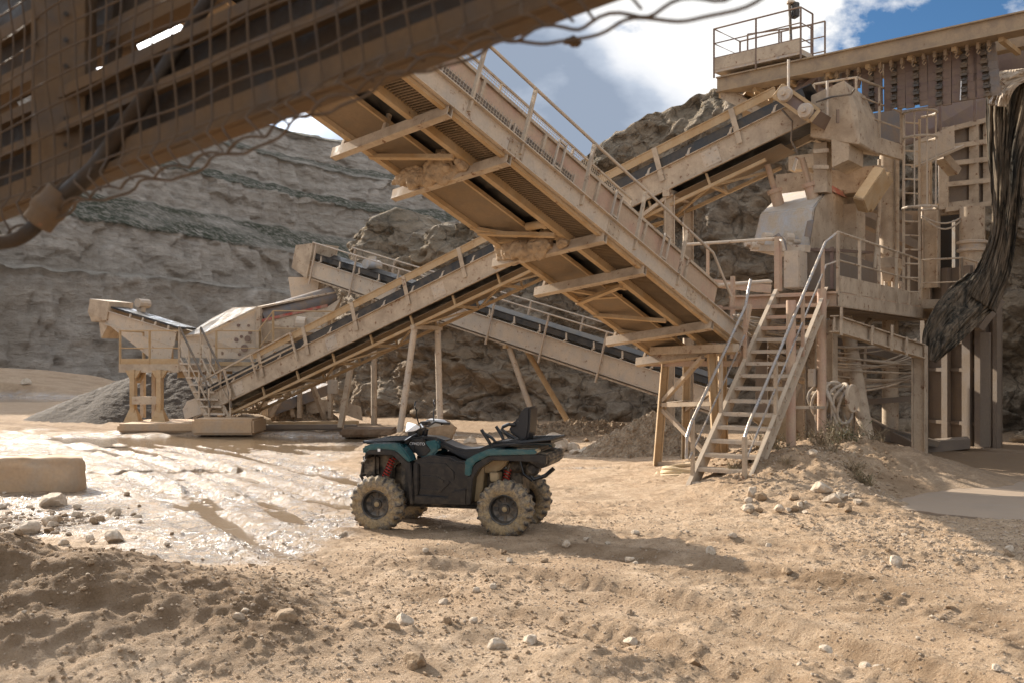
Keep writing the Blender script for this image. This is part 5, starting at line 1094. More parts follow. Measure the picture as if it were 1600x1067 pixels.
# ---- tarpaulin, hood and cladding on the right
def drape(name, label, cat, left, right, Y, mat, folds=26, depth=.22, seed=0, nrow=110, dY=0):
    """hanging sheet between two edge outlines (surveyed points, top to bottom)"""
    L = spline(left, 12); Rr = spline(right, 12); u = np.linspace(0, 1, nrow); il = np.linspace(0, len(L)-1, nrow); ir = np.linspace(0, len(Rr)-1, nrow)
    lp = np.stack([np.interp(il, range(len(L)), L[:, k]) for k in range(3)], 1); rp = np.stack([np.interp(ir, range(len(Rr)), Rr[:, k]) for k in range(3)], 1)
    n = 120; w_ = np.linspace(0, 1, n)[None]; U = u[:, None]+0*w_; W = w_+0*U
    px = lp[:, 0][:, None]*(1-W)+rp[:, 0][:, None]*W; py = lp[:, 1][:, None]*(1-W)+rp[:, 1][:, None]*W; YY = lp[:, 2][:, None]*(1-W)+rp[:, 2][:, None]*W
    W2 = W+.10*perlin(U*2.2, W*2+seed, 141)
    f_ = ridged(W2*folds/6, U*1.1+seed, 4, 142, .6)*depth+.3*depth*perlin(U*9, W*20, 143)+.6*depth*perlin(U*3, W*3, 144)
    YY = YY-f_-.2*np.sin(W*math.pi)
    X = (px-800)/F*YY; Z = CAMH-(py-HOR)/F*YY; x0, y0, z0 = X.mean(), YY.mean(), Z.min()
    o = grid_mesh(name, X-x0, YY-y0, Z-z0, mat); o.location = (x0, y0, z0); sm = o.modifiers.new('t', 'SOLIDIFY'); sm.thickness = .012; return tag(o, label, cat)
drape('tarpaulin', 'torn black tarpaulin draped down the rock beside the plant, dusty streaks', 'tarpaulin',
      [(1550, 122, 21.5), (1541, 150, 21.8), (1543, 230, 22), (1549, 300, 22.2), (1548, 360, 22.4), (1530, 410, 22.6), (1505, 455, 22.8)],
      [(1650, 112, 20.8), (1640, 200, 20.8), (1612, 250, 21), (1600, 300, 21.2), (1588, 370, 21.8), (1578, 430, 22.2), (1556, 490, 22.4)], 23, M['tarp'], 30, .12, 3)
drape('tarpaulin', 'crumpled grey lower end of the tarpaulin trailing over the platform corner', 'tarpaulin', [(1512, 428, 22.9), (1480, 455, 22.8), (1455, 490, 22.5), (1442, 525, 22.3), (1446, 560, 22.2)], [(1565, 425, 22.6), (1562, 470, 22.5), (1535, 500, 22.4), (1500, 535, 22.3), (1462, 566, 22.3)], 23, M['tarp'], 14, .15, 9, 80)
drape('dust_hood', 'tan dusty hood sheet over the top of the black tarpaulin', 'hood', [(1562, 112, 21.2), (1552, 122, 21.1), (1545, 140, 21.2), (1544, 165, 21.2)], [(1640, 104, 21), (1640, 116, 20.8), (1590, 135, 20.6), (1572, 168, 20.9)], 21, M['tan'], 8, .10, 5, 40)
def shed():
    th = thing('steel_shed', 'tall dull brown steel shed wall with ribs in deep shade under the tarpaulin', 'shed', (12, 24.6, 0))
    a, b = P(1446, 700, 26.3), P(1563, 696, 24.3); a.z = b.z = 0; hgt = 4.5
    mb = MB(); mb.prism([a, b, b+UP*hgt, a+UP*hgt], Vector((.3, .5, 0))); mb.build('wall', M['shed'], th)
    d = (b-a); o_ = Vector((-d.y, d.x, 0)).normalized()*-.1
    for k, (f_, w_) in enumerate(((.02, .14), (.33, .18), (.62, .24), (.80, .30), (.99, .12))):
        p = a+d*f_+o_; mb = MB(); mb.bar(p, p+UP*hgt, w_, .14, o_); mb.build('rib', M['shed'], th)
    for z_ in (.55, 1.9, 2.6, 3.5): mb = MB(); mb.bar(a+UP*z_+o_*.5, b+UP*z_+o_*.5, .05, .09); mb.build('rail', M['shed'], th)
    mb = MB(); mb.prism([P(1446, 708, 23.2), P(1516, 700, 23.6), P(1516, 685, 23.6), P(1446, 690, 23.2)], Vector((.3, .8, 0))); mb.build('sill_box', M['shed'], th)
    mb = MB(); mb.bar(P(1528, 515, 23.5), P(1562, 470, 23.5), .3, .14); mb.bar(P(1540, 520, 23.6), P(1540, 697, 23.6), .22, .2, EV); mb.build('door_post', M['shed'], th)
    mb = MB(); mb.bar(P(1535, 470, 22.9), P(1560, 440, 22.9), .05, .05)
    for k in range(8): mb.bar(P(1530+k*4.2, 480-k*5, 22.9), P(1524+k*4.2, 512-k*6, 22.9), .05, .03, EV)
    mb.build('slat_rack', M['tan'], th)
shed()
def ramp_plates():
    mb = MB(); mb.prism([P(1330, 640, 24.5), P(1440, 698, 22.5), P(1440, 706, 22.5), P(1330, 668, 24.5)], Vector((.3, .6, 0))); tag(mb.build('fallen_plate', M['shed'], bevel=.01), 'sloping brown steel plate lying under the platform between the columns', 'steel plate')
    mb = MB(); mb.prism([P(1380, 668, 23.4), P(1470, 690, 23.0), P(1465, 698, 23), P(1380, 690, 23.4)], Vector((.2, .5, 0))); tag(mb.build('fallen_plate', M['dark'], bevel=.01), 'dark low steel plate on the ground in front of the brown shed', 'steel plate')
ramp_plates()
# ---- hose reel, cables, hoses, net
def hose_reel():
    c = P(1330, 622, 18.2); th = thing('hose_reel', 'wall reel with thick grey hose coils hung on a column under the platform', 'hose reel', (c.x, c.y, 0))
    mb = MB(); n = 24; out = (-EW+(-EV)*.6).normalized(); _, a, b = frame(out); rx, ry = .10, .26
    mb.lathe([(.0, .05), (.25, .05), (.26, .03), (.26, -.0), (.0, -.01)], c, (-EV+-EW*.15), 28); mb.build('reel_disc', M['tan'], th)
    mb = MB(); mb.tube([c, c+EV*.75], .12, 12); mb.build('axle', M['tan'], th)
    r = random.Random(9)
    for k in range(9):
        mb = MB(); cc = c+EV*(.12+.065*k); R0 = r.uniform(.24, .30); sag = r.uniform(.05, .42); pts = []
        for q in range(28):
            an = 2*math.pi*q/28; y_ = math.sin(an); pts.append(cc+EW*(math.cos(an)*R0*.75)+UP*(y_*R0-(sag if y_ < 0 else 0)*(-y_))+EV*(.09*math.sin(an*2+k)))
        mb.tube(pts, .028, 8, closed=True); mb.build('hose_coil', M['hose'], th, smooth=True)
hose_reel()
def catenary(p, q, sag, n=14): return [p.lerp(q, k/n)-UP*(sag*4*(k/n)*(1-k/n)) for k in range(n+1)]
r = random.Random(21)
mb = MB()
for k in range(26):
    a = P(1150+r.uniform(-8, 12), 503+r.uniform(-12, 12), 18.4+r.uniform(-.2, .4)); b = P(1300+r.uniform(-20, 20), 512+r.uniform(-14, 16), 19.6+r.uniform(-.2, .5)); mb.tube(catenary(a, b, r.uniform(.0, .28)), r.uniform(.010, .028), 6)
tag(mb.build('cable_bundle', M['hose']), 'messy bundle of dusty cables slung behind the upper steps', 'cables')
mb = MB()
for k in range(22):
    y0 = r.uniform(528, 600); a = P(1200, y0-8, 20.2+r.uniform(-.2, .5)); b = P(1432, y0+r.uniform(0, 24), 21.8+r.uniform(-.2, .4)); mb.tube(catenary(a, b, r.uniform(.0, .5)), r.uniform(.008, .03), 5)
tag(mb.build('cable_net', M['tan']), 'sagging mat of dust-caked cables and netting under the platform deck', 'cables')
mb = MB(); mb.hull([P(px, py, Y) for px, py, Y in ((1330, 612, 22), (1350, 640, 22), (1430, 642, 23), (1436, 600, 23), (1380, 590, 22.3), (1335, 598, 21.8), (1400, 655, 23.3))]) if False else None
for k, (px, py, rr) in enumerate(((1078, 752, .52), (1100, 746, .42))):
    g = G(px, py); mb = MB()
    for q in range(4): rr2 = rr-.05*q+.03*(q % 2); mb.tube([Vector((g.x+rr2*1.15*math.cos(an), g.y+rr2*.8*math.sin(an), .07+.055*q+.02*math.sin(3*an+q))) for an in [2*math.pi*i/30 for i in range(30)]], .04, 8, closed=True)
    tag(mb.build('coiled_hose', M['yhose'], smooth=True), ('coil of pale yellow hose lying behind the bottom step' if k == 0 else 'smaller inner coil of pale yellow hose under the lowest treads'), 'hose')
mb = MB(); pts = [P(1252, 716, 18.4), P(1268, 710, 18.2), P(1290, 700, 18.2), P(1318, 698, 18.3), P(1335, 706, 18.3), P(1345, 716, 18.2)]; mb.tube([Vector(q) for q in spline([tuple(p) for p in pts], 6)], .035, 8); tag(mb.build('loose_hose', M['hose'], smooth=True), 'grey hose lying over the dirt bank below the hose reel', 'hose')
mb = MB(); mb.hull([P(px, py, Y) for px, py, Y in ((1168, 648, 20.6), (1238, 652, 20.3), (1232, 700, 20.4), (1205, 668, 20.4), (1170, 652, 21.3), (1240, 652, 21.3))]); tag(mb.build('discharge_hopper', M['ochre']), 'ochre sloping hopper bottom seen between the treads of the steps', 'hopper')
mb = MB(); cbox(mb, 1180, 1262, 1300, 560, 650, 23.5); tag(mb.build('lower_housing', M['shed'], bevel=.02), 'big dusty machine housing under the platform behind the steps', 'machine housing')
mb = MB(); cbox(mb, 1160, 1172, 1290, 478, 560, 23.2); tag(mb.build('vibrating_feeder', M['shed'], bevel=.02), 'dark feeder box below the platform deck behind the cable bundle', 'feeder')
# ---- weeds on the dirt bank
def weed(px, py, Y, h_, n, label, dry=.4):
    x = (px-800)/F*Y; z = gh(x, Y); r = random.Random(int(px*7+py)); mb = MB(); ml = MB()
    for k in range(n):
        an = r.uniform(0, 6.28); ln = h_*r.uniform(.5, 1.1); tip = Vector((math.cos(an)*ln*r.uniform(.2, .8), math.sin(an)*ln*r.uniform(.2, .8), ln*r.uniform(.5, 1))); b0 = Vector((x+r.uniform(-.05, .05)*h_*8, Y+r.uniform(-.05, .05)*h_*6, z-.02))
        pts = [b0, b0+tip*.5+Vector((0, 0, ln*.1)), b0+tip]; mb.tube(pts, .0035, 4)
        for q in range(7):
            p = b0.lerp(b0+tip, r.uniform(.25, 1)); d = Vector((r.gauss(0, 1), r.gauss(0, 1), r.gauss(.3, .6))).normalized()*r.uniform(.02, .06)*(h_/.4); s_ = d.cross(Vector((0, 0, 1))).normalized()*r.uniform(.006, .014)*(h_/.35)
            ml.add([p, p+d*.5+s_, p+d, p+d*.5-s_], [(0, 1, 2, 3)])
    th = thing('weed', label, 'weed', (x, Y, z)); mb.build('stem', M['dryweed'], th); ml.build('foliage', M['weed'] if r.random() > dry else M['dryweed'], th)
for px, py, Y, h_, n, l in ((1192, 715, 17.2, .42, 46, 'dry brown bush on the dirt bank just right of the steps'), (1215, 725, 16.8, .30, 34, 'low weed in front of the dry bush by the steps'), (1318, 722, 17.6, .55, 60, 'largest dark weed on top of the dirt bank below the hose reel'), (1284, 730, 17.0, .42, 34, 'thin upright weed left of the largest one on the bank'),
        (1350, 790, 15.0, .26, 60, 'bright green weed at the shade edge beside a small white rock'), (1335, 780, 15.3, .3, 34, 'dark weed behind the bright green one at the shade edge'), (1148, 772, 15.9, .20, 36, 'small green tuft at the foot of the newel post'), (1165, 768, 16.0, .16, 24, 'small dry tuft right of the newel post'),
        (1268, 705, 18.3, .4, 30, 'weed behind the bank crest under the platform'), (1368, 725, 18.2, .35, 36, 'dry weed at the right end of the dirt bank'), (1238, 700, 18.5, .35, 30, 'weed between the steps post and the double column'), (1412, 722, 19.5, .3, 26, 'low dry weed near the foot of the right column'), (1300, 760, 16.2, .25, 26, 'small weed in the middle of the dirt bank slope'), (1226, 775, 15.6, .16, 24, 'tiny tuft low on the dirt bank slope')):
    weed(px, py, Y, h_, n, l)
# ================================================================ LEFT SCREENING PLANT
LV = Vector((-1, .12, 0)).normalized(); LW = Vector((.12, 1, 0)).normalized()
def Z2(x, y, Y): return P(140+x/3.138, 370+y/3.138, Y)                   # surveyed on the enlarged left part
def screening():
    Y = 31.0
    th = thing('screening_plant', 'left screening plant with sloped sheet-covered screen box and walkway railings', 'screening plant', (-8.5, 33, 0))
    # walkway deck
    mb = MB(); a, b = Z2(150, 600, Y+.2), Z2(440, 604, Y); a.z = b.z = 1.98
    mb.prism([a, b, b+LW*1.6, a+LW*1.6], UP*.06); mb.bar(a-UP*.08, b-UP*.08, .1, .26); mb.bar(a-UP*.08, a-UP*.08+LW*1.6, .1, .26); mb.build('walkway_deck', M['tan'], th)
    c, d = Z2(440, 604, Y), Z2(835, 604, Y+.4); c.z = d.z = 1.98; mb = MB(); mb.prism([c, d, d+LW*1.1, c+LW*1.1], UP*.06); mb.bar(c-UP*.06, d-UP*.06, .1, .22); mb.build('walkway_deck', M['tan'], th)
    railing(th, [a+LW*1.5, a, b], 1.08, (.55,), 1.0, .06, M['ochre'], .22); railing(th, [a+LW*1.55, b+LW*1.55], 1.08, (.55,), 1.2, .05, M['ochre'], 0)
    railing(th, [c+Vector((1.15, 0, 0)), d], 1.08, (.55,), 1.5, .06, M['ochre'], .12)
    e, f_ = Z2(900, 545, Y+.5), Z2(1190, 560, Y+.9); e.z = f_.z = 2.55
    mb = MB(); mb.bar(d, e, .1, .2); mb.bar(e, f_, .1, .24); mb.prism([e, f_, f_+LW*1, e+LW*1], UP*.05); mb.build('raised_walkway', M['tan'], th)
    railing(th, [d, e, f_], 1.15, (.6,), 1.3, .06, M['ochre'], .1)
    # legs with flared feet
    for x, Yl in ((215, Y+.1), (345, Y-.1), (262, Y+1.6), (318, Y+1.6), (640, Y+1.2), (860, Y+.8), (1030, Y+1.5), (1180, Y+1.4), (930, Y+2.2)):
        p = Z2(x, 640, Yl); top = 1.86; w_ = .21 if x < 350 and Yl < Y+1 else .17
        mb = MB(); mb.bar(Vector((p.x, p.y, .28)), Vector((p.x, p.y, top)), w_, w_*.7, LV)
        if w_ > .2:
            mb.hull([Vector((p.x+i*.105, p.y+j*.074, .62)) for i in (-1, 1) for j in (-1, 1)]+[Vector((p.x+i*.25, p.y+j*.22, .2)) for i in (-1, 1) for j in (-1, 1)])
            mb.hull([Vector((p.x+i*.105, p.y+j*.074, 1.6)) for i in (-1, 1) for j in (-1, 1)]+[Vector((p.x+i*.24, p.y+j*.074, 1.84)) for i in (-1, 1) for j in (-1, 1)])
        mb.build('leg', M['ochre'] if w_ > .2 else M['tan'], th)
    mb = MB(); mb.bar(Z2(215, 800, Y), Z2(345, 800, Y-.1), .2, .24); mb.build('leg_brace', M['tan'], th)
    for p, q in ((Z2(240, 710, Y+.2), Z2(272, 640, Y+.6)), (Z2(330, 640, Y+1.5), Z2(300, 600, Y+1.5))): mb = MB(); mb.bar(p, q, .12, .1); mb.build('diagonal_brace', M['ochre'], th)
    for p, q in ((Z2(885, 880, Y+.9), Z2(940, 790, Y+.9)), (Z2(1000, 880, Y+1.6), Z2(985, 810, Y+1.6)), (Z2(1155, 890, Y+1.5), Z2(1090, 720, Y+1)), (Z2(1230, 935, 29.5), Z2(1285, 610, 30.2))):
        mb = MB(); mb.bar(p, q, .15, .13); mb.build('diagonal_brace', M['tan'], th)
    mb = MB(); mb.bar(Z2(850, 915, Y), Z2(1320, 908, Y+.6), .2, .12); mb.build('base_beam', M['ochre'], th)
    mb = MB(); mb.hull([Z2(430, 630, Y+.3), Z2(555, 635, Y+.3), Z2(555, 690, Y+.3), Z2(430, 690, Y+.3), Z2(430, 630, Y+1.2), Z2(555, 690, Y+1.2)]); mb.hull([Z2(555, 625, Y+.5), Z2(700, 625, Y+.5), Z2(700, 672, Y+.5), Z2(555, 672, Y+.5), Z2(560, 625, Y+1.4), Z2(700, 672, Y+1.4)]); mb.build('under_box', M['ochre'], th)
    # screen box
    dp = LW*1.7
    poly = [Z2(440, 495, Y+.9), Z2(560, 482, Y+.9), Z2(820, 355, Y+1.2), Z2(838, 356, Y+1.2), Z2(838, 600, Y+1.2), Z2(450, 590, Y+.9)]
    mb = MB(); mb.prism(poly, dp); sb = mb.build('screen_box', M['pale'], th, bevel=.01)
    mb = MB()
    for x, y, r_ in ((730, 435, .05), (780, 436, .045), (670, 495, .06), (720, 505, .07), (745, 490, .05), (600, 498, .04), (650, 570, .06), (760, 545, .12), (775, 500, .10), (788, 470, .06), (735, 575, .05)):
        p = Z2(x, y, Y+1.08); mb.lathe([(0, .03), (r_, .03), (r_, 0)], p, -LW, 9)
    mb.build('hole', M['brown'], th)
    mb = MB(); mb.bar(Z2(830, 350, Y+1.1), Z2(830, 610, Y+1.1), .14, .14, LV); mb.bar(Z2(440, 490, Y+.85), Z2(560, 478, Y+.85), .05, .05); mb.bar(Z2(560, 478, Y+.85), Z2(820, 350, Y+1.1), .06, .06); mb.build('box_frame', M['tan'], th)
    mb = MB(); mb.prism([Z2(474, 487, Y+1.0), Z2(565, 478, Y+1.0), Z2(822, 349, Y+1.25), Z2(706, 352, Y+2.9), Z2(600, 405, Y+2.8)], UP*.03); mb.build('cover_sheet', M['net'], th)
    mb = MB(); mb.bar(Z2(520, 462, Y+1.7), Z2(590, 470, Y+.95), .03, .03); mb.bar(Z2(700, 352, Y+2.9), Z2(822, 346, Y+1.2), .04, .04); mb.bar(Z2(640, 385, Y+2.7), Z2(700, 410, Y+1.05), .03, .03); mb.build('sheet_rib', M['pale'], th)
    # feed duct behind: dark tube under tan cover, red strip
    mb = MB(); mb.tube([Z2(835, 400, Y+1.6), Z2(1190, 292, Y+3.2)], .34, 14); mb.build('feed_duct', M['slate'], th, smooth=True)
    mb = MB(); mb.bar(Z2(825, 348, Y+1.4), Z2(1190, 275, Y+3.1), .5, .06); mb.build('duct_cover', M['tan'], th)
    mb = MB(); mb.bar(Z2(842, 412, Y+1.2), Z2(1165, 338, Y+2.8), .05, .09); mb.build('red_strip', M['red'], th)
    mb = MB(); mb.prism([Z2(842, 416, Y+1.25), Z2(1165, 345, Y+2.8), Z2(1235, 300, Y+2.9), Z2(1205, 400, Y+2.9), Z2(1130, 480, Y+2.2), Z2(842, 520, Y+1.4)], LW*.06); mb.build('side_plate', M['tan'], th)
    mb = MB(); mb.tube([Z2(1015, 425, Y+1.3), Z2(1060, 428, Y+1.3)], .22, 12); mb.hull([Z2(x, y, Y+1.5) for x, y in ((1060, 400), (1130, 395), (1135, 470), (1065, 470))]+[Z2(x, y, Y+2.1) for x, y in ((1060, 400), (1130, 395), (1135, 470), (1065, 470))]); mb.build('drive_motor', M['pale'], th)
    mb = MB(); cbox(mb, 140+1140/3.138, 140+1165/3.138, 140+1200/3.138, 492, 535, Y+2.4, LV, LW); cbox(mb, 140+905/3.138, 140+1120/3.138, 140+1135/3.138, 520, 545, Y+2.3, LV, LW); mb.build('rear_box', M['tan'], th)
    # control box on post
    mb = MB(); cbox(mb, 140+1165/3.138, 140+1215/3.138, 140+1220/3.138, 593, 615, Y-.1, LV, LW); mb.build('control_box', M['pale'], th, bevel=.02)
    # lower return conveyor under the long one
    mb = MB(); mb.bar(Z2(880, 845, 32.2), Z2(1170, 740, 33.6), .6, .34); mb.build('lower_belt', M['slate'], th)
    mb = MB(); p = Z2(790, 895, 31.2); mb.lathe([(0, .28), (.3, .26), (.62, .12), (.66, 0)], p-UP*.1, (0, 0, 1), 20); mb.build('round_cover', M['ochre'], th, smooth=True)
    mb = MB(); mb.hull([Z2(x, y, yy) for x, y in ((1060, 800), (1180, 795), (1190, 850), (1065, 870)) for yy in (33, 34)]); mb.hull([Z2(x, y, yy) for x, y in ((1230, 800), (1330, 830), (1340, 900), (1220, 860)) for yy in (33.2, 34)]); mb.build('tank', M['tan'], th)
screening()
def small_conveyor():
    Y = 32.6; a, b = Z2(95, 385, Y+1.5), Z2(470, 500, Y-.2); ax = Axis(b, a, Vector((0, -1, 0))); L = ax.L
    th = thing('belt_conveyor', 'short belt conveyor jutting out to the upper left over the gravel pile', 'conveyor', (b.x, b.y, 0))
    mb = channel_girder(ax, 0, L-.4, .42, -.25, .22, 1); mb.build('side_girder', M['pale'], th); channel_girder(ax, 0, L-.4, -.42, -.25, .22, -1).build('side_girder', M['pale'], th)
    mb = MB(); mb.prism([ax(0, -.38, .30), ax(L, -.38, .30), ax(L, .40, .32), ax(0, .40, .32)], ax.n*.07); mb.build('conveyor_belt', M['belt'], th)
    mb = MB(); mb.prism([ax(0, .45, -.25), ax(L-.7, .45, -.25), ax(0, .45, -1.1)], ax.s*.03); mb.build('side_plate', M['pale'], th)
    mb = MB(); mb.hull([ax(L-.5, l, h) for l in (-.5, .5) for h in (-.1, .55)]+[ax(L+.45, l, h) for l in (-.5, .5) for h in (.0, .45)]+[ax(L+.25, l, -.3) for l in (-.45, .45)]); mb.build('head_hood', M['tan'], th)
    mb = MB(); mb.hull([ax(L+.0, l, h) for l in (-.3, .42) for h in (-.1, -.1)]+[ax(L-.3, l, -.75) for l in (-.3, .42)]+[ax(L-.55, l, -.2) for l in (-.3, .42)]); mb.build('discharge_chute', M['tan'], th)
    mb = MB(); mb.tube([ax(L-1.1, -.6, .65), ax(L-1.1, -.15, .65)], .16, 10); mb.bar(ax(L-1.1, -.35, .3), ax(L-1.1, -.35, .55), .2, .2); mb.build('drive_motor', M['rail'], th)
    t = .4
    while t < L-1: mb = MB(); mb.bar(ax(t, .42, .22), ax(t, .40, .34), .06, .05, ax.s); mb.build('idler', M['pale'], th); t += .6
small_conveyor()
def left_steps():
    th = thing('access_stairs', 'short steep steps with dark handrails at the tail of the long conveyor', 'stairs', (P(330, 670, 30).x, 30, 0)); Y = 30.4
    t0, t1, b0, b1 = Z2(440, 600, Y+.5), Z2(545, 604, Y+.4), Z2(590, 945, 29.6), Z2(695, 942, 29.5)
    b0.z = b1.z = .25
    for a, b in ((t0, b0), (t1, b1)): mb = MB(); mb.bar(a, b, .05, .16); mb.build('stringer', M['tan'], th)
    for k in range(9): f_ = (k+.6)/9; mb = MB(); mb.bar(t0.lerp(b0, f_), t1.lerp(b1, f_), .24, .05); mb.build('tread', M['pale'], th)
    for a, b, l in ((t0, b0, 1.0), (t1, b1, 1.0)):
        mb = MB(); mb.tube([a+UP*l, b.lerp(a, .12)+UP*l, b+UP*.5], .035, 8); mb.build('handrail', M['dark'], th)
        mb = MB(); mb.tube([a+UP*.5, b.lerp(a, .1)+UP*.5], .02, 6)
        for f_ in (.0, .33, .66, .97): p = a.lerp(b, f_); mb.bar(p, p+UP*1.0, .05, .05, LV)
        mb.build('rail_post', M['tan'], th)
left_steps()
def slab(name, px0, px1, py, Y, d, h_, label, cat='concrete slab', z0=0.0, mat='concrete', rot=0.0):
    a, b = P(px0, py, Y), P(px1, py, Y); mb = MB(); mb.box(Vector(((a.x+b.x)/2, Y+d/2, z0+h_/2)), (b.x-a.x, d, h_), rot); o = mb.build(name, M[mat], bevel=.06); return tag(o, label, cat)
slab('concrete_slab', 182, 330, 670, 29.6, 2.6, .26, 'low muddy concrete slab under the two flared legs of the left platform')
slab('concrete_slab', 299, 396, 680, 28.6, 1.5, .46, 'grey concrete block at the foot of the short steep steps')
slab('concrete_slab', 530, 615, 685, 27.8, 1.2, .22, 'low sandy slab under the leaning conveyor legs behind the quad bike', mat='berm')
slab('kerb_beam', 300, 560, 672, 30.4, .3, .18, 'long low steel kerb along the base of the left screening plant', 'kerb', mat='shed')
def long_block():
    # big cast block, rounded right end, lying across the left edge of the yard
    n = 70; m = 14; x1 = P(124, 750, 16.4).x; x0 = x1-5.2; yc = 16.6; hw = .34; H = .60
    ring = []                                                            # plan outline of the block
    pts = [(x0, yc-hw), (x1-.3, yc-hw)]+[(x1-.3+.3*math.cos(a), yc+hw*math.sin(a)*1.0) for a in np.linspace(-math.pi/2, math.pi/2, 16)[1:-1]]+[(x1-.3, yc+hw), (x0, yc+hw)]
    pl, _ = resample(pts, n); c = np.array([(x0+x1)/2, yc]); prof_ = [(1.0, 0), (1.0, .08), (1.0, .2), (1.005, .32), (1.0, .44), (.99, .50), (.965, .55), (.93, .585), (.87, .60), (.7, .605), (.45, .61), (.2, .61), (.02, .61)]
    X = []; Y = []; Z = []
    for s_, z_ in prof_:
        q = np.stack([c[0]+(pl[:, 0]-c[0])*(1-(1-s_)*.22), c[1]+(pl[:, 1]-c[1])*s_], 1); k = .05*fbm(q[:, 0]*2, q[:, 1]*2+z_*4, 5, 160)-.04*sstep(.35, .8, fbm(q[:, 0]*3, q[:, 1]*3+z_*5, 3, 162))+.012*perlin(q[:, 0]*9, q[:, 1]*9+z_*9, 161)
        X.append(q[:, 0]+k*np.sign(q[:, 0]-c[0])*.3); Y.append(q[:, 1]+k*np.sign(q[:, 1]-yc)); Z.append(np.full(n, z_)+k*(z_ > .3)*.6)
    X, Y, Z = map(np.array, (X, Y, Z)); o = grid_mesh('concrete_block', X-c[0], Y-yc, Z-.08, M['concrete'], smooth=False); o.location = (c[0], yc, 0)
    tag(o, 'long muddy concrete block with a rounded end lying at the left edge', 'concrete block')
long_block()
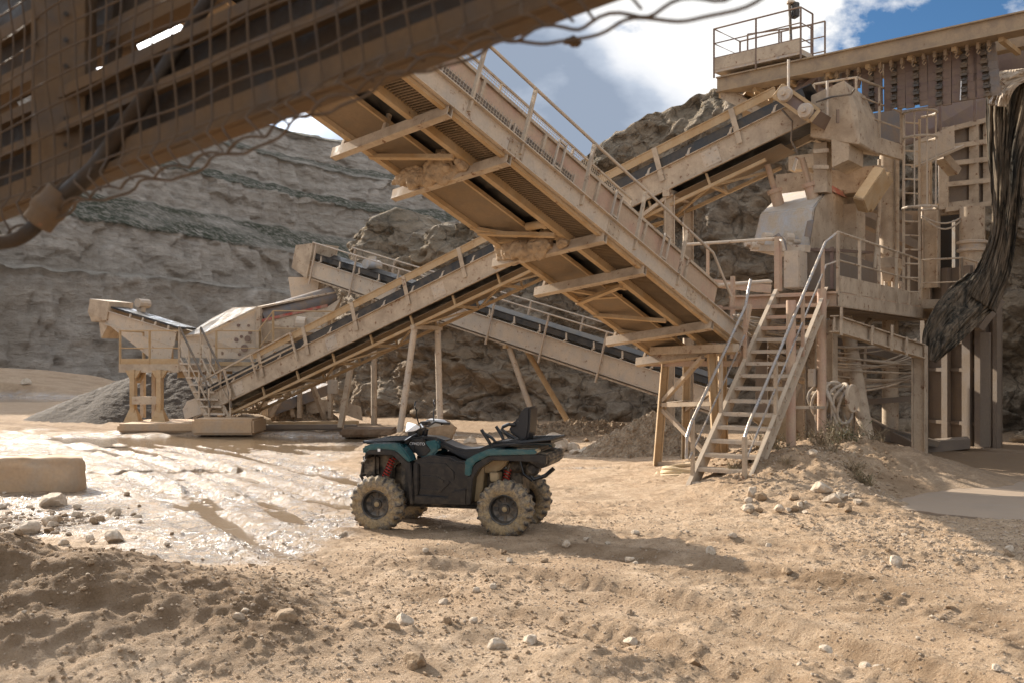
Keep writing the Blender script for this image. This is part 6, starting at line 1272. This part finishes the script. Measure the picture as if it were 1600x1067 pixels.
# ================================================================ QUAD BIKE  (local frame: +x forward, +y left side, z up)
def quad():
    th = thing('quad_bike', 'teal and black quad bike with mud-caked tyres parked on the wet yard', 'quad bike', (QX, QY, -.02), R(165))
    ROOTM[th.name] = Matrix.Translation(Vector((QX, QY, -.02))) @ Matrix.Rotation(R(165), 4, 'Z')
    def S(px, py): return ((790-px)/203*1.66-.83, (835-py)/127)           # side-view survey
    def panel(name, pts, y0, y1, mat, bev=.012, parent=th, label=None):
        mb = MB(); mb.prism([(*(S(*p)[:1]), y0, S(*p)[1]) for p in pts], (0, y1-y0, 0)); return mb.build(name, mat, parent, local=True, bevel=bev, smooth=True, label=label)
    def tb(name, pts, r_, mat, n=8, parent=th): mb = MB(); mb.tube(pts, r_, n); return mb.build(name, mat, parent, local=True, smooth=True)
    rw, ww = .345, .27
    def wheel(x, y, sd):
        n = 120; prof_ = [(.17, -.10), (.20, -.125), (.245, -.135), (.285, -.132), (.315, -.115), (.332, -.08), (.338, -.04), (.340, 0), (.338, .04), (.332, .08), (.315, .115), (.285, .132), (.245, .135), (.20, .125), (.17, .10)]
        a = np.linspace(0, 2*math.pi, n+1)[None]; pr = np.array(prof_)[:, 0][:, None]+0*a; ph = np.array(prof_)[:, 1][:, None]+0*a
        sh = sstep(.26, .31, pr); k = np.floor(a/(2*math.pi)*22); fr = (a/(2*math.pi)*22+np.where(ph > 0, .5, 0)) % 1; lug = sstep(.05, .18, fr)*(1-sstep(.5, .64, fr))
        mud = fbm(np.cos(a)*3+x*5, np.sin(a)*3+ph*9+y*3, 5, 170); rr = pr+sh*(lug*.020-.004)+.012*mud*sstep(.2, .3, pr)+.006*perlin(np.cos(a)*16, np.sin(a)*16+ph*40, 171)*sstep(.2, .3, pr)
        hh = ph*(1+.06*lug*sh)+.010*mud*np.sign(ph); rr[:, -1] = rr[:, 0]; hh[:, -1] = hh[:, 0]
        w_ = bpy.data.objects.new('wheel', None)
        t_ = grid_mesh('wheel', rr*np.cos(a), hh, rr*np.sin(a), M['tyre'], {'tread': 1-lug*sh}); t_.location = (x, y, rw-.005); t_.parent = th
        bpy.data.objects.remove(w_)
        mb = MB(); mb.lathe([(.185, .112*sd), (.178, .118*sd), (.165, .112*sd), (.158, .07*sd), (.150, .035*sd), (.12, .02*sd), (.06, .028*sd), (.055, .05*sd), (.0, .05*sd)], (0, 0, 0), (0, 1, 0), 36, False)
        r_ = mb.build('rim', M['rimdark'], t_, local=True, smooth=True)
        for q in range(8):
            an = q*math.pi/4; mb = MB(); c = Vector((.115*math.cos(an), .026*sd, .115*math.sin(an))); mb.bar(c-Vector((math.cos(an), 0, math.sin(an)))*.032, c+Vector((math.cos(an), 0, math.sin(an)))*.032, .03, .02, Vector((0, 1, 0))); mb.build('spoke', M['rimdark'], t_, local=True)
        mb = MB(); mb.lathe([(.033, .04*sd), (.033, .066*sd), (.026, .072*sd), (0, .073*sd)], (0, 0, 0), (0, 1, 0), 16); mb.build('hub_cap', M['qmud'], t_, local=True, smooth=True)
    for x in (.83, -.83):
        for sd in (1, -1): wheel(x, .47*sd, sd)
    # chassis, engine, axles
    mb = MB(); mb.box((0, 0, .42), (1.15, .36, .22)); mb.box((.80, 0, .60), (.5, .30, .42)); mb.box((-.72, 0, .62), (.5, .36, .34)); mb.box((0, 0, .30), (1.2, .44, .04)); mb.build('chassis', M['qdark'], th, local=True, bevel=.03)
    for x, d in ((.83, 1), (-.83, -1)):
        for sd in (1, -1):
            mb = MB(); mb.tube([(x-.16, .12*sd, .34), (x, .38*sd, .30)], .022, 8); mb.tube([(x+.16, .12*sd, .34), (x, .38*sd, .30)], .022, 8); mb.tube([(x-.1, .12*sd, .47), (x, .38*sd, .42)], .02, 8); mb.tube([(x, .1*sd, .38), (x, .40*sd, .345)], .028, 8); mb.build('suspension_arm', M['qdark'], th, local=True, smooth=True)
            a = Vector((x-.07*d if d > 0 else x+.10, .33*sd, .42)); b = Vector((x-.16*d if d > 0 else x+.02, .22*sd, .93 if d > 0 else .86))
            if d > 0: a = Vector((.83-.0, .37*sd, .55)); b = Vector((.66, .33*sd, .98))
            mb = MB(); mb.tube([a, b], .022, 10); sh = mb.build('shock_absorber', M['qdark'], th, local=True, smooth=True)
            dd, s_, n_ = frame(b-a); mb = MB(); pts = []
            for k in range(9*12+1): an = 2*math.pi*k/12; p = a+(b-a)*(.12+.72*k/108); pts.append(p+s_*math.cos(an)*.038+n_*math.sin(an)*.038)
            mb.tube(pts, .010, 6); mb.build('coil_spring', M['qred'], sh, local=True, smooth=True)
    # fenders and bodywork
    ff = [(562, 707), (564, 701), (575, 697), (622, 695), (630, 702), (642, 718), (642, 724), (636, 722), (618, 706), (600, 704), (572, 706), (566, 713)]
    rf = [(728, 742), (729, 718), (742, 710), (762, 701), (838, 699), (839, 706), (765, 710), (745, 721), (740, 728), (738, 742)]
    for sd in (1, -1): panel('front_fender', ff, .30*sd, .53*sd, M['teal'], .018); panel('rear_fender', rf, .28*sd, .54*sd, M['teal'], .014)
    panel('front_bodywork', [(563, 706), (576, 698), (640, 696), (640, 712), (600, 712), (566, 714)], -.30, .30, M['plastic'], .02)
    panel('rear_bodywork', [(762, 702), (838, 700), (840, 712), (790, 716), (765, 712)], -.28, .28, M['plastic'], .02)
    for sd in (1, -1):
        panel('fender_trim', [(566, 713), (572, 706), (600, 704.5), (618, 706.5), (636, 723), (642, 725), (646, 790), (640, 790), (636, 745), (630, 730), (612, 713), (572, 713), (566, 722)], .26*sd, .515*sd, M['plastic'], .01)
        panel('fender_trim', [(738, 742), (740, 729), (746, 722), (766, 711), (840, 707), (853, 708), (852, 722), (838, 718), (770, 717), (750, 731), (741, 746), (737, 786), (730, 788), (731, 745)], .26*sd, .52*sd, M['plastic'], .01)
        sp = panel('side_panel', [(642, 722), (655, 717), (672, 713), (700, 716), (712, 722), (729, 722), (732, 745), (731, 768), (729, 787), (643, 789)], .20*sd, .43*sd, M['plastic'], .02)
        panel('footwell_guard', [(648, 776), (700, 778), (706, 768), (729, 764), (730, 788), (645, 789)], .40*sd, .50*sd, M['plastic'], .012)
        for k, pts in enumerate(([(653, 730), (688, 731), (702, 745), (702, 750), (708, 750), (708, 738), (694, 725), (653, 724)], [(653, 770), (686, 771), (702, 755), (699, 752), (684, 766), (653, 766)], [(655, 745), (680, 746), (692, 752), (690, 756), (678, 750), (655, 749)])):
            panel('panel_rib', pts, .425*sd, .445*sd, M['plastic'], .004, sp)
        panel('frame_plate', [(644, 725), (652, 727), (652, 770), (646, 788), (640, 788)], .40*sd, .475*sd, M['plastic'], .01)
        bt = panel('body_trim', [(627, 698), (672, 690), (676, 696), (676, 706), (666, 717), (644, 719), (634, 708)], .10*sd, .27*sd, M['teal'], .02)
        panel('trim_inset', [(626, 692), (650, 689), (664, 707), (656, 715), (646, 718), (636, 709)], .2*sd, .285*sd, M['plastic'], .01, bt)
        panel('mud_flap', [(734, 722), (750, 722), (752, 733), (750, 762), (744, 784), (734, 785)], .16*sd, .36*sd, M['qmud'], .01)
        panel('exhaust_cover', [(750, 718), (788, 717), (784, 727), (772, 738), (750, 740)], .14*sd, .34*sd, M['qmud'], .02)
        panel('battery_box', [(762, 738), (776, 738), (776, 752), (763, 752)], .2*sd, .4*sd, M['qmud'], .01)
        panel('inner_fender', [(558, 718), (600, 714), (618, 722), (600, 735), (600, 760), (560, 752)], .10*sd, .22*sd, M['qdark'], .02)
        panel('inner_guard', [(618, 722), (634, 735), (637, 785), (626, 790), (618, 760)], .22*sd, .34*sd, M['qdark'], .01)
    # seat
    panel('seat', [(664, 692), (671, 690), (684, 695), (700, 702), (715, 705), (738, 703), (752, 697), (768, 691), (786, 690), (790, 697), (760, 705), (742, 714), (728, 721), (712, 720), (696, 712), (680, 704), (668, 704)], -.19, .19, M['seatvinyl'], .035)
    panel('tank_cover', [(626, 690), (640, 686), (666, 687), (684, 693), (684, 704), (640, 712), (626, 706)], -.16, .16, M['plastic'], .03)
    bk = panel('backrest', [(786, 668), (790, 662), (798, 657), (806, 640), (812, 637), (819, 636), (819, 645), (818, 668), (815, 686), (806, 691), (798, 684), (789, 680), (786, 675)], -.20, .20, M['seatvinyl'], .03)
    for sd in (1, -1):
        q = lambda px, py, y: (S(px, py)[0], y*sd, S(px, py)[1])
        tb('armrest', [q(797, 685, .27), q(784, 677, .29), q(778, 671, .30), q(780, 667, .30), q(788, 663, .28), q(795, 665, .22)], .022, M['plastic'])
        tb('grab_handle', [q(747, 672, .33), q(752, 680, .33), q(757, 688, .32), q(762, 698, .30)], .022, M['plastic']); tb('grab_handle', [q(752, 678, .33), q(764, 685, .33), q(772, 694, .32)], .018, M['plastic'])
    # racks
    def rack(name, x0, x1, z_, hw, n, tilt=0):
        mb = MB(); c = [(x0, -hw, z_), (x0, hw, z_), (x1, hw*.92, z_+tilt), (x1, -hw*.92, z_+tilt)]; mb.tube(c+[c[0]], .019, 8)
        for k in range(1, n): y = -hw+2*hw*k/n; mb.tube([(x0, y, z_), (x1, y*.92, z_+tilt)], .012, 6)
        mb.prism([(x0, -hw*.8, z_-.035), (x0, hw*.8, z_-.035), (x1, hw*.75, z_-.035+tilt), (x1, -hw*.75, z_-.035+tilt)], (0, 0, .015)); return mb.build(name, M['plastic'], th, local=True, smooth=True)
    rack('front_rack', S(628, 0)[0], S(561, 0)[0], S(0, 692)[1], .46, 9, -.02); rack('rear_rack', S(770, 0)[0], S(856, 0)[0], S(0, 692)[1], .46, 9, .04)
    mb = MB(); mb.tube([(.55, .4, 1.10), (.46, .3, 1.17), (.42, .2, 1.20)], .014, 6); mb.tube([(.55, -.4, 1.10), (.46, -.3, 1.17), (.42, -.2, 1.20)], .014, 6); mb.build('rack_strut', M['plastic'], th, local=True)
    # front and rear ends
    mb = MB(); mb.box((1.02, 0, .80), (.22, .62, .30)); mb.box((1.06, 0, .60), (.12, .4, .2)); mb.build('front_grille', M['qdark'], th, local=True, bevel=.04)
    for sd in (1, -1):
        mb = MB(); mb.hull([(1.10, .18*sd, .92), (1.14, .18*sd, .82), (1.05, .42*sd, .92), (1.06, .42*sd, .84), (.98, .44*sd, .93), (1.0, .2*sd, .95)]); mb.build('headlight', M['lens'], th, local=True, bevel=.01)
        mb = MB(); mb.tube([(.98, .24*sd, .95), (1.12, .27*sd, .84), (1.15, .27*sd, .65), (1.08, .24*sd, .52), (.9, .2*sd, .48)], .02, 8); mb.build('bumper_bar', M['qdark'], th, local=True, smooth=True)
        mb = MB(); mb.box((-1.13, .36*sd, 1.0), (.16, .20, .045)); mb.build('tail_light', M['amber'], th, local=True, bevel=.01)
    mb = MB(); mb.tube([(1.15, -.27, .66), (1.16, .27, .66)], .02, 8); mb.tube([(1.13, -.27, .82), (1.14, .27, .82)], .02, 8); mb.build('bumper_bar', M['qdark'], th, local=True)
    panel('tail_housing', [(826, 704), (852, 706), (856, 716), (852, 726), (840, 730), (822, 720)], -.40, .40, M['qdark'], .02)
    tb('rear_guard', [(*(S(818, 735)[:1]), .3, S(818, 735)[1]), (S(828, 748)[0], .3, S(828, 748)[1]), (S(845, 742)[0], .3, S(845, 742)[1]), (S(858, 730)[0], .28, S(858, 730)[1])], .026, M['plastic'])
    tb('rear_guard', [(S(806, 718)[0], .3, S(806, 718)[1]), (S(812, 740)[0], .3, S(812, 740)[1]), (S(826, 750)[0], .3, S(826, 750)[1])], .02, M['plastic'])
    mb = MB(); c = Vector((S(828, 731)[0], .16, S(828, 731)[1])); mb.tube([c+Vector((.35, -.02, 0)), c+Vector((0, 0, 0))], .085, 16); mb.tube([c, c+Vector((-.05, 0, 0))], .05, 12); mb.build('muffler', M['qdark'], th, local=True, smooth=True)
    mb = MB(); mb.lathe([(.0, .03), (.05, .03), (.085, .0), (.085, -.06)], (S(826, 732)[0], .32, S(826, 732)[1]), (0, 1, 0), 16); mb.build('muffler_end', M['qdark'], th, local=True, smooth=True)
    # steering
    mb = MB(); mb.tube([(.48, 0, .95), (.36, 0, 1.26)], .035, 10); mb.build('steering_column', M['plastic'], th, local=True)
    mb = MB(); mb.tube([(.26, .42, 1.30), (.34, .26, 1.33), (.38, .1, 1.28), (.38, -.1, 1.28), (.34, -.26, 1.33), (.26, -.42, 1.30)], .014, 8); hb = mb.build('handlebar', M['plastic'], th, local=True, smooth=True)
    panel('instrument_cowl', [(618, 690), (617, 674), (621, 668), (628, 669), (636, 680), (636, 690)], -.13, .13, M['plastic'], .03)
    mb = MB(); mb.box((.38, 0, 1.33), (.12, .16, .05)); mb.build('display', M['plastic'], th, local=True, bevel=.015)
    for sd in (1, -1):
        mb = MB(); mb.hull([(.50, .34*sd, 1.33), (.50, .40*sd, 1.24), (.44, .54*sd, 1.25), (.30, .55*sd, 1.27), (.24, .53*sd, 1.31), (.30, .54*sd, 1.35), (.46, .44*sd, 1.37), (.47, .30*sd, 1.36)]); mb.build('handguard', M['white'], hb, local=True, bevel=.008)
        mb = MB(); mb.tube([(.28, .36*sd, 1.305), (.22, .50*sd, 1.295)], .02, 8); mb.build('grip', M['plastic'], hb, local=True)
        mb = MB(); mb.tube([(.36, .28*sd, 1.33), (.38, .32*sd, 1.45), (.37, .34*sd, 1.52)], .009, 6); mr = mb.build('mirror', M['plastic'], hb, local=True)
        mb = MB(); mb.lathe([(.0, -.016), (.05, -.012), (.062, 0), (.056, .006), (.0, .006)], (.37, .345*sd, 1.57), Vector((-1, .1*sd, .1)), 20); mb.build('mirror_glass', M['plastic'], mr, local=True, smooth=True)
        mb = MB(); mb.lathe([(.0, .0), (.05, .0), (.05, .003), (.0, .003)], (.363, .345*sd, 1.57), Vector((-1, .1*sd, .1)), 20); mb.build('glass', M['mirror'], mr, local=True)
    tb('brake_cable', [(.36, .2, 1.32), (.46, .14, 1.22), (.47, .08, 1.05), (.44, 0, .9)], .008, M['plastic'], 6)
    # sticker and lettering on the left side
    mb = MB(); x, z = S(591, 705); mb.box((x, .534, z-.005), (.035, .004, .035)); mb.build('sticker', M['white'], th, local=True)
    cu = bpy.data.curves.new('lettering', 'FONT'); cu.body = 'CFMOTO'; cu.size = .050; cu.align_x = 'CENTER'; cu.extrude = .0008; to = bpy.data.objects.new('lettering', cu); COL.objects.link(to)
    dg = bpy.context.evaluated_depsgraph_get(); me = bpy.data.meshes.new_from_object(to.evaluated_get(dg)); bpy.data.objects.remove(to); me.materials.clear(); me.materials.append(M['white'])
    o = bpy.data.objects.new('lettering', me); COL.objects.link(o); o.parent = th; x, z = S(642, 699); o.location = (x, .292, z); o.rotation_euler = (R(90), 0, R(180))
quad()
# ================================================================ NEAR CONVEYOR with wire mesh, overhead at the top left
def near_conveyor():
    a, b = P(1150, -75, 1.95), P(-120, 385, 3.75); ax = Axis(b, a, Vector((0, -1, 0))); L = ax.L    # lower edge of the guard, far-left to near-right
    th = thing('belt_conveyor', 'dark muddy conveyor close overhead at the top left, guarded with wire mesh', 'conveyor', (b.x, b.y, 0))
    t0, t1 = -1.2, L+1.6; n = ax.n; s = ax.s
    def pl(name, l0, h0, l1, h1, mat, th_=.008): mb = MB(); mb.prism([ax(t0, l0, h0), ax(t1, l0, h0), ax(t1, l1, h1), ax(t0, l1, h1)], (n*(l1-l0)-s*(h1-h0)).normalized()*th_); return mb.build(name, mat, th)
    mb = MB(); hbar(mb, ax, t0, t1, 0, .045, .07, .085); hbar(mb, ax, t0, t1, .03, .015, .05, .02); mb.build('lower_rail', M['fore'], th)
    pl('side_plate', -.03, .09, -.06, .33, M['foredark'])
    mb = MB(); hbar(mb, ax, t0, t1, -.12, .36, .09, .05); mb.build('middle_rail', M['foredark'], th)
    mb = MB(); hbar(mb, ax, t0, t1, -.45, .50, .05, .07); mb.build('middle_rail', M['ochre'], th)  # lighter ochre colour here stands in for sunlight on the beam
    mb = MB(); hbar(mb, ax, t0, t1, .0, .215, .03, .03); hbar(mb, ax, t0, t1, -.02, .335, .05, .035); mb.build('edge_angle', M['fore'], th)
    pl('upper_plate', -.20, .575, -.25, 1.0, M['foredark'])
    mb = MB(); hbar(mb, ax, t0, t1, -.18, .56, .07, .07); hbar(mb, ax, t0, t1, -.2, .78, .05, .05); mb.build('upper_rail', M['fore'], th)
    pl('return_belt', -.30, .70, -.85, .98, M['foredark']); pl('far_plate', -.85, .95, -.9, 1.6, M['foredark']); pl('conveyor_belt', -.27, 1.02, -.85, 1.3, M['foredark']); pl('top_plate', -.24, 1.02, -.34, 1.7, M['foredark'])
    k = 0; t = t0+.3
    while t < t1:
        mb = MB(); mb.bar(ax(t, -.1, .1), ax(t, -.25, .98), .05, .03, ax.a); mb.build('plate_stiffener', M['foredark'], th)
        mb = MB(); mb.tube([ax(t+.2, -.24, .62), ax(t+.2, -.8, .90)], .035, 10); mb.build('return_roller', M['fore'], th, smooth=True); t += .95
    # weld mesh guard hanging on the outside, sagging below the rail in a loose fold
    mb = MB(); P_ = .078; lm = .075
    def wob(t, h): return .010*math.sin(t*5.1+h*3)+.007*math.sin(t*11.3-h*7)+.006*math.sin(h*17+t*2)
    hs = [.02, .10, .18, .26, .34, .42, .50, .58, .66, .74, .82, .9]
    for h in hs:
        pts = []; t = t0
        while t < t1: pts.append(ax(t, lm-.05*max(0, h-.1)+wob(t, h), h+.3*wob(t*1.3, h))); t += .05
        mb.tube(pts, .0034, 5)
    t = t0; k = 0
    fold = lambda t: .055+.035*math.sin(t*1.7+.6)+.02*math.sin(t*4.3)+.03*sstep(1.4, 3.4, t)
    while t < t1:
        f_ = fold(t); j = .012*math.sin(t*23)
        pts = [ax(t, lm-.05*max(0, h-.1)+wob(t, h), h) for h in reversed(hs)]+[ax(t+j, lm+.03, -.02), ax(t+j*1.5+.02, lm+.035, -.01-f_*.5), ax(t+j*2+.045, lm+.02, -.02-f_)]
        mb.tube(pts, .0034, 5); t += P_; k += 1
    pts = []; p2 = []; t = t0; k = 0
    while t < t1:
        f_ = fold(t); q = (t/P_)*math.pi; pts.append(ax(t, lm+.02+.012*math.cos(q), -.02-f_+.010*math.sin(q))); p2.append(ax(t, lm+.02-.012*math.cos(q), -.035-f_*1.12-.012*math.sin(q*.5))); t += P_/4; k += 1
    mb.tube(pts, .0042, 5); mb.tube(p2, .0042, 5); mb.build('wire_mesh_guard', M['wire'], th)
    mb = MB(); lumps(mb, P(896, 66, 2.35), .022, .015, .012, 5, amp=.6, ns=1.6); mb.build('mud_lump', M['wire'], th)
    # upright channel with bolt holes
    Yc = 3.25; mb = MB(); A, B = P(92, -60, Yc), P(92, 293, Yc); B.x = A.x
    mb.bar(A-UP*-.0, B, .17, .012, Vector((0, -1, 0)), (0, .0)); mb.bar(A, B, .012, .09, Vector((0, -1, 0)), (.082, -.04)); mb.bar(A, B, .012, .09, Vector((0, -1, 0)), (-.082, -.04)); mb.build('upright_channel', M['fore'], th)
    mb = MB(); z_ = B.z+.05
    while z_ < A.z: mb.lathe([(0, .003), (.008, .003), (.008, 0)], (A.x+.03, Yc-.015, z_), (0, -1, 0), 8); z_ += .085
    mb.build('bolt_hole', M['void'], th)
    # round bar, clamp and dark hose
    cl = P(76, 326, 3.1); mb = MB(); mb.tube([P(345, -30, 2.9), P(250, 120, 2.95), P(150, 262, 3.02), P(96, 312, 3.1)], .026, 12, rfun=lambda f: .020+.010*f); mb.build('round_bar', M['foredark'], th, smooth=True)
    mb = MB(); lumps(mb, cl, .055, .05, .052, 8, amp=.06, ns=1.5, sub=3); mb.tube([P(58, 350, 3.1), P(98, 300, 3.1)], .048, 14); mb.build('ball_clamp', M['fore'], th, smooth=True)
    mb = MB(); mb.tube([Vector(q) for q in spline([tuple(P(70, 340, 3.12)), tuple(P(40, 366, 3.12)), tuple(P(10, 378, 3.15)), tuple(P(-40, 376, 3.2)), tuple(P(-120, 350, 3.3))], 6)], .024, 10); mb.build('hose', M['foredark'], th, smooth=True)
near_conveyor()
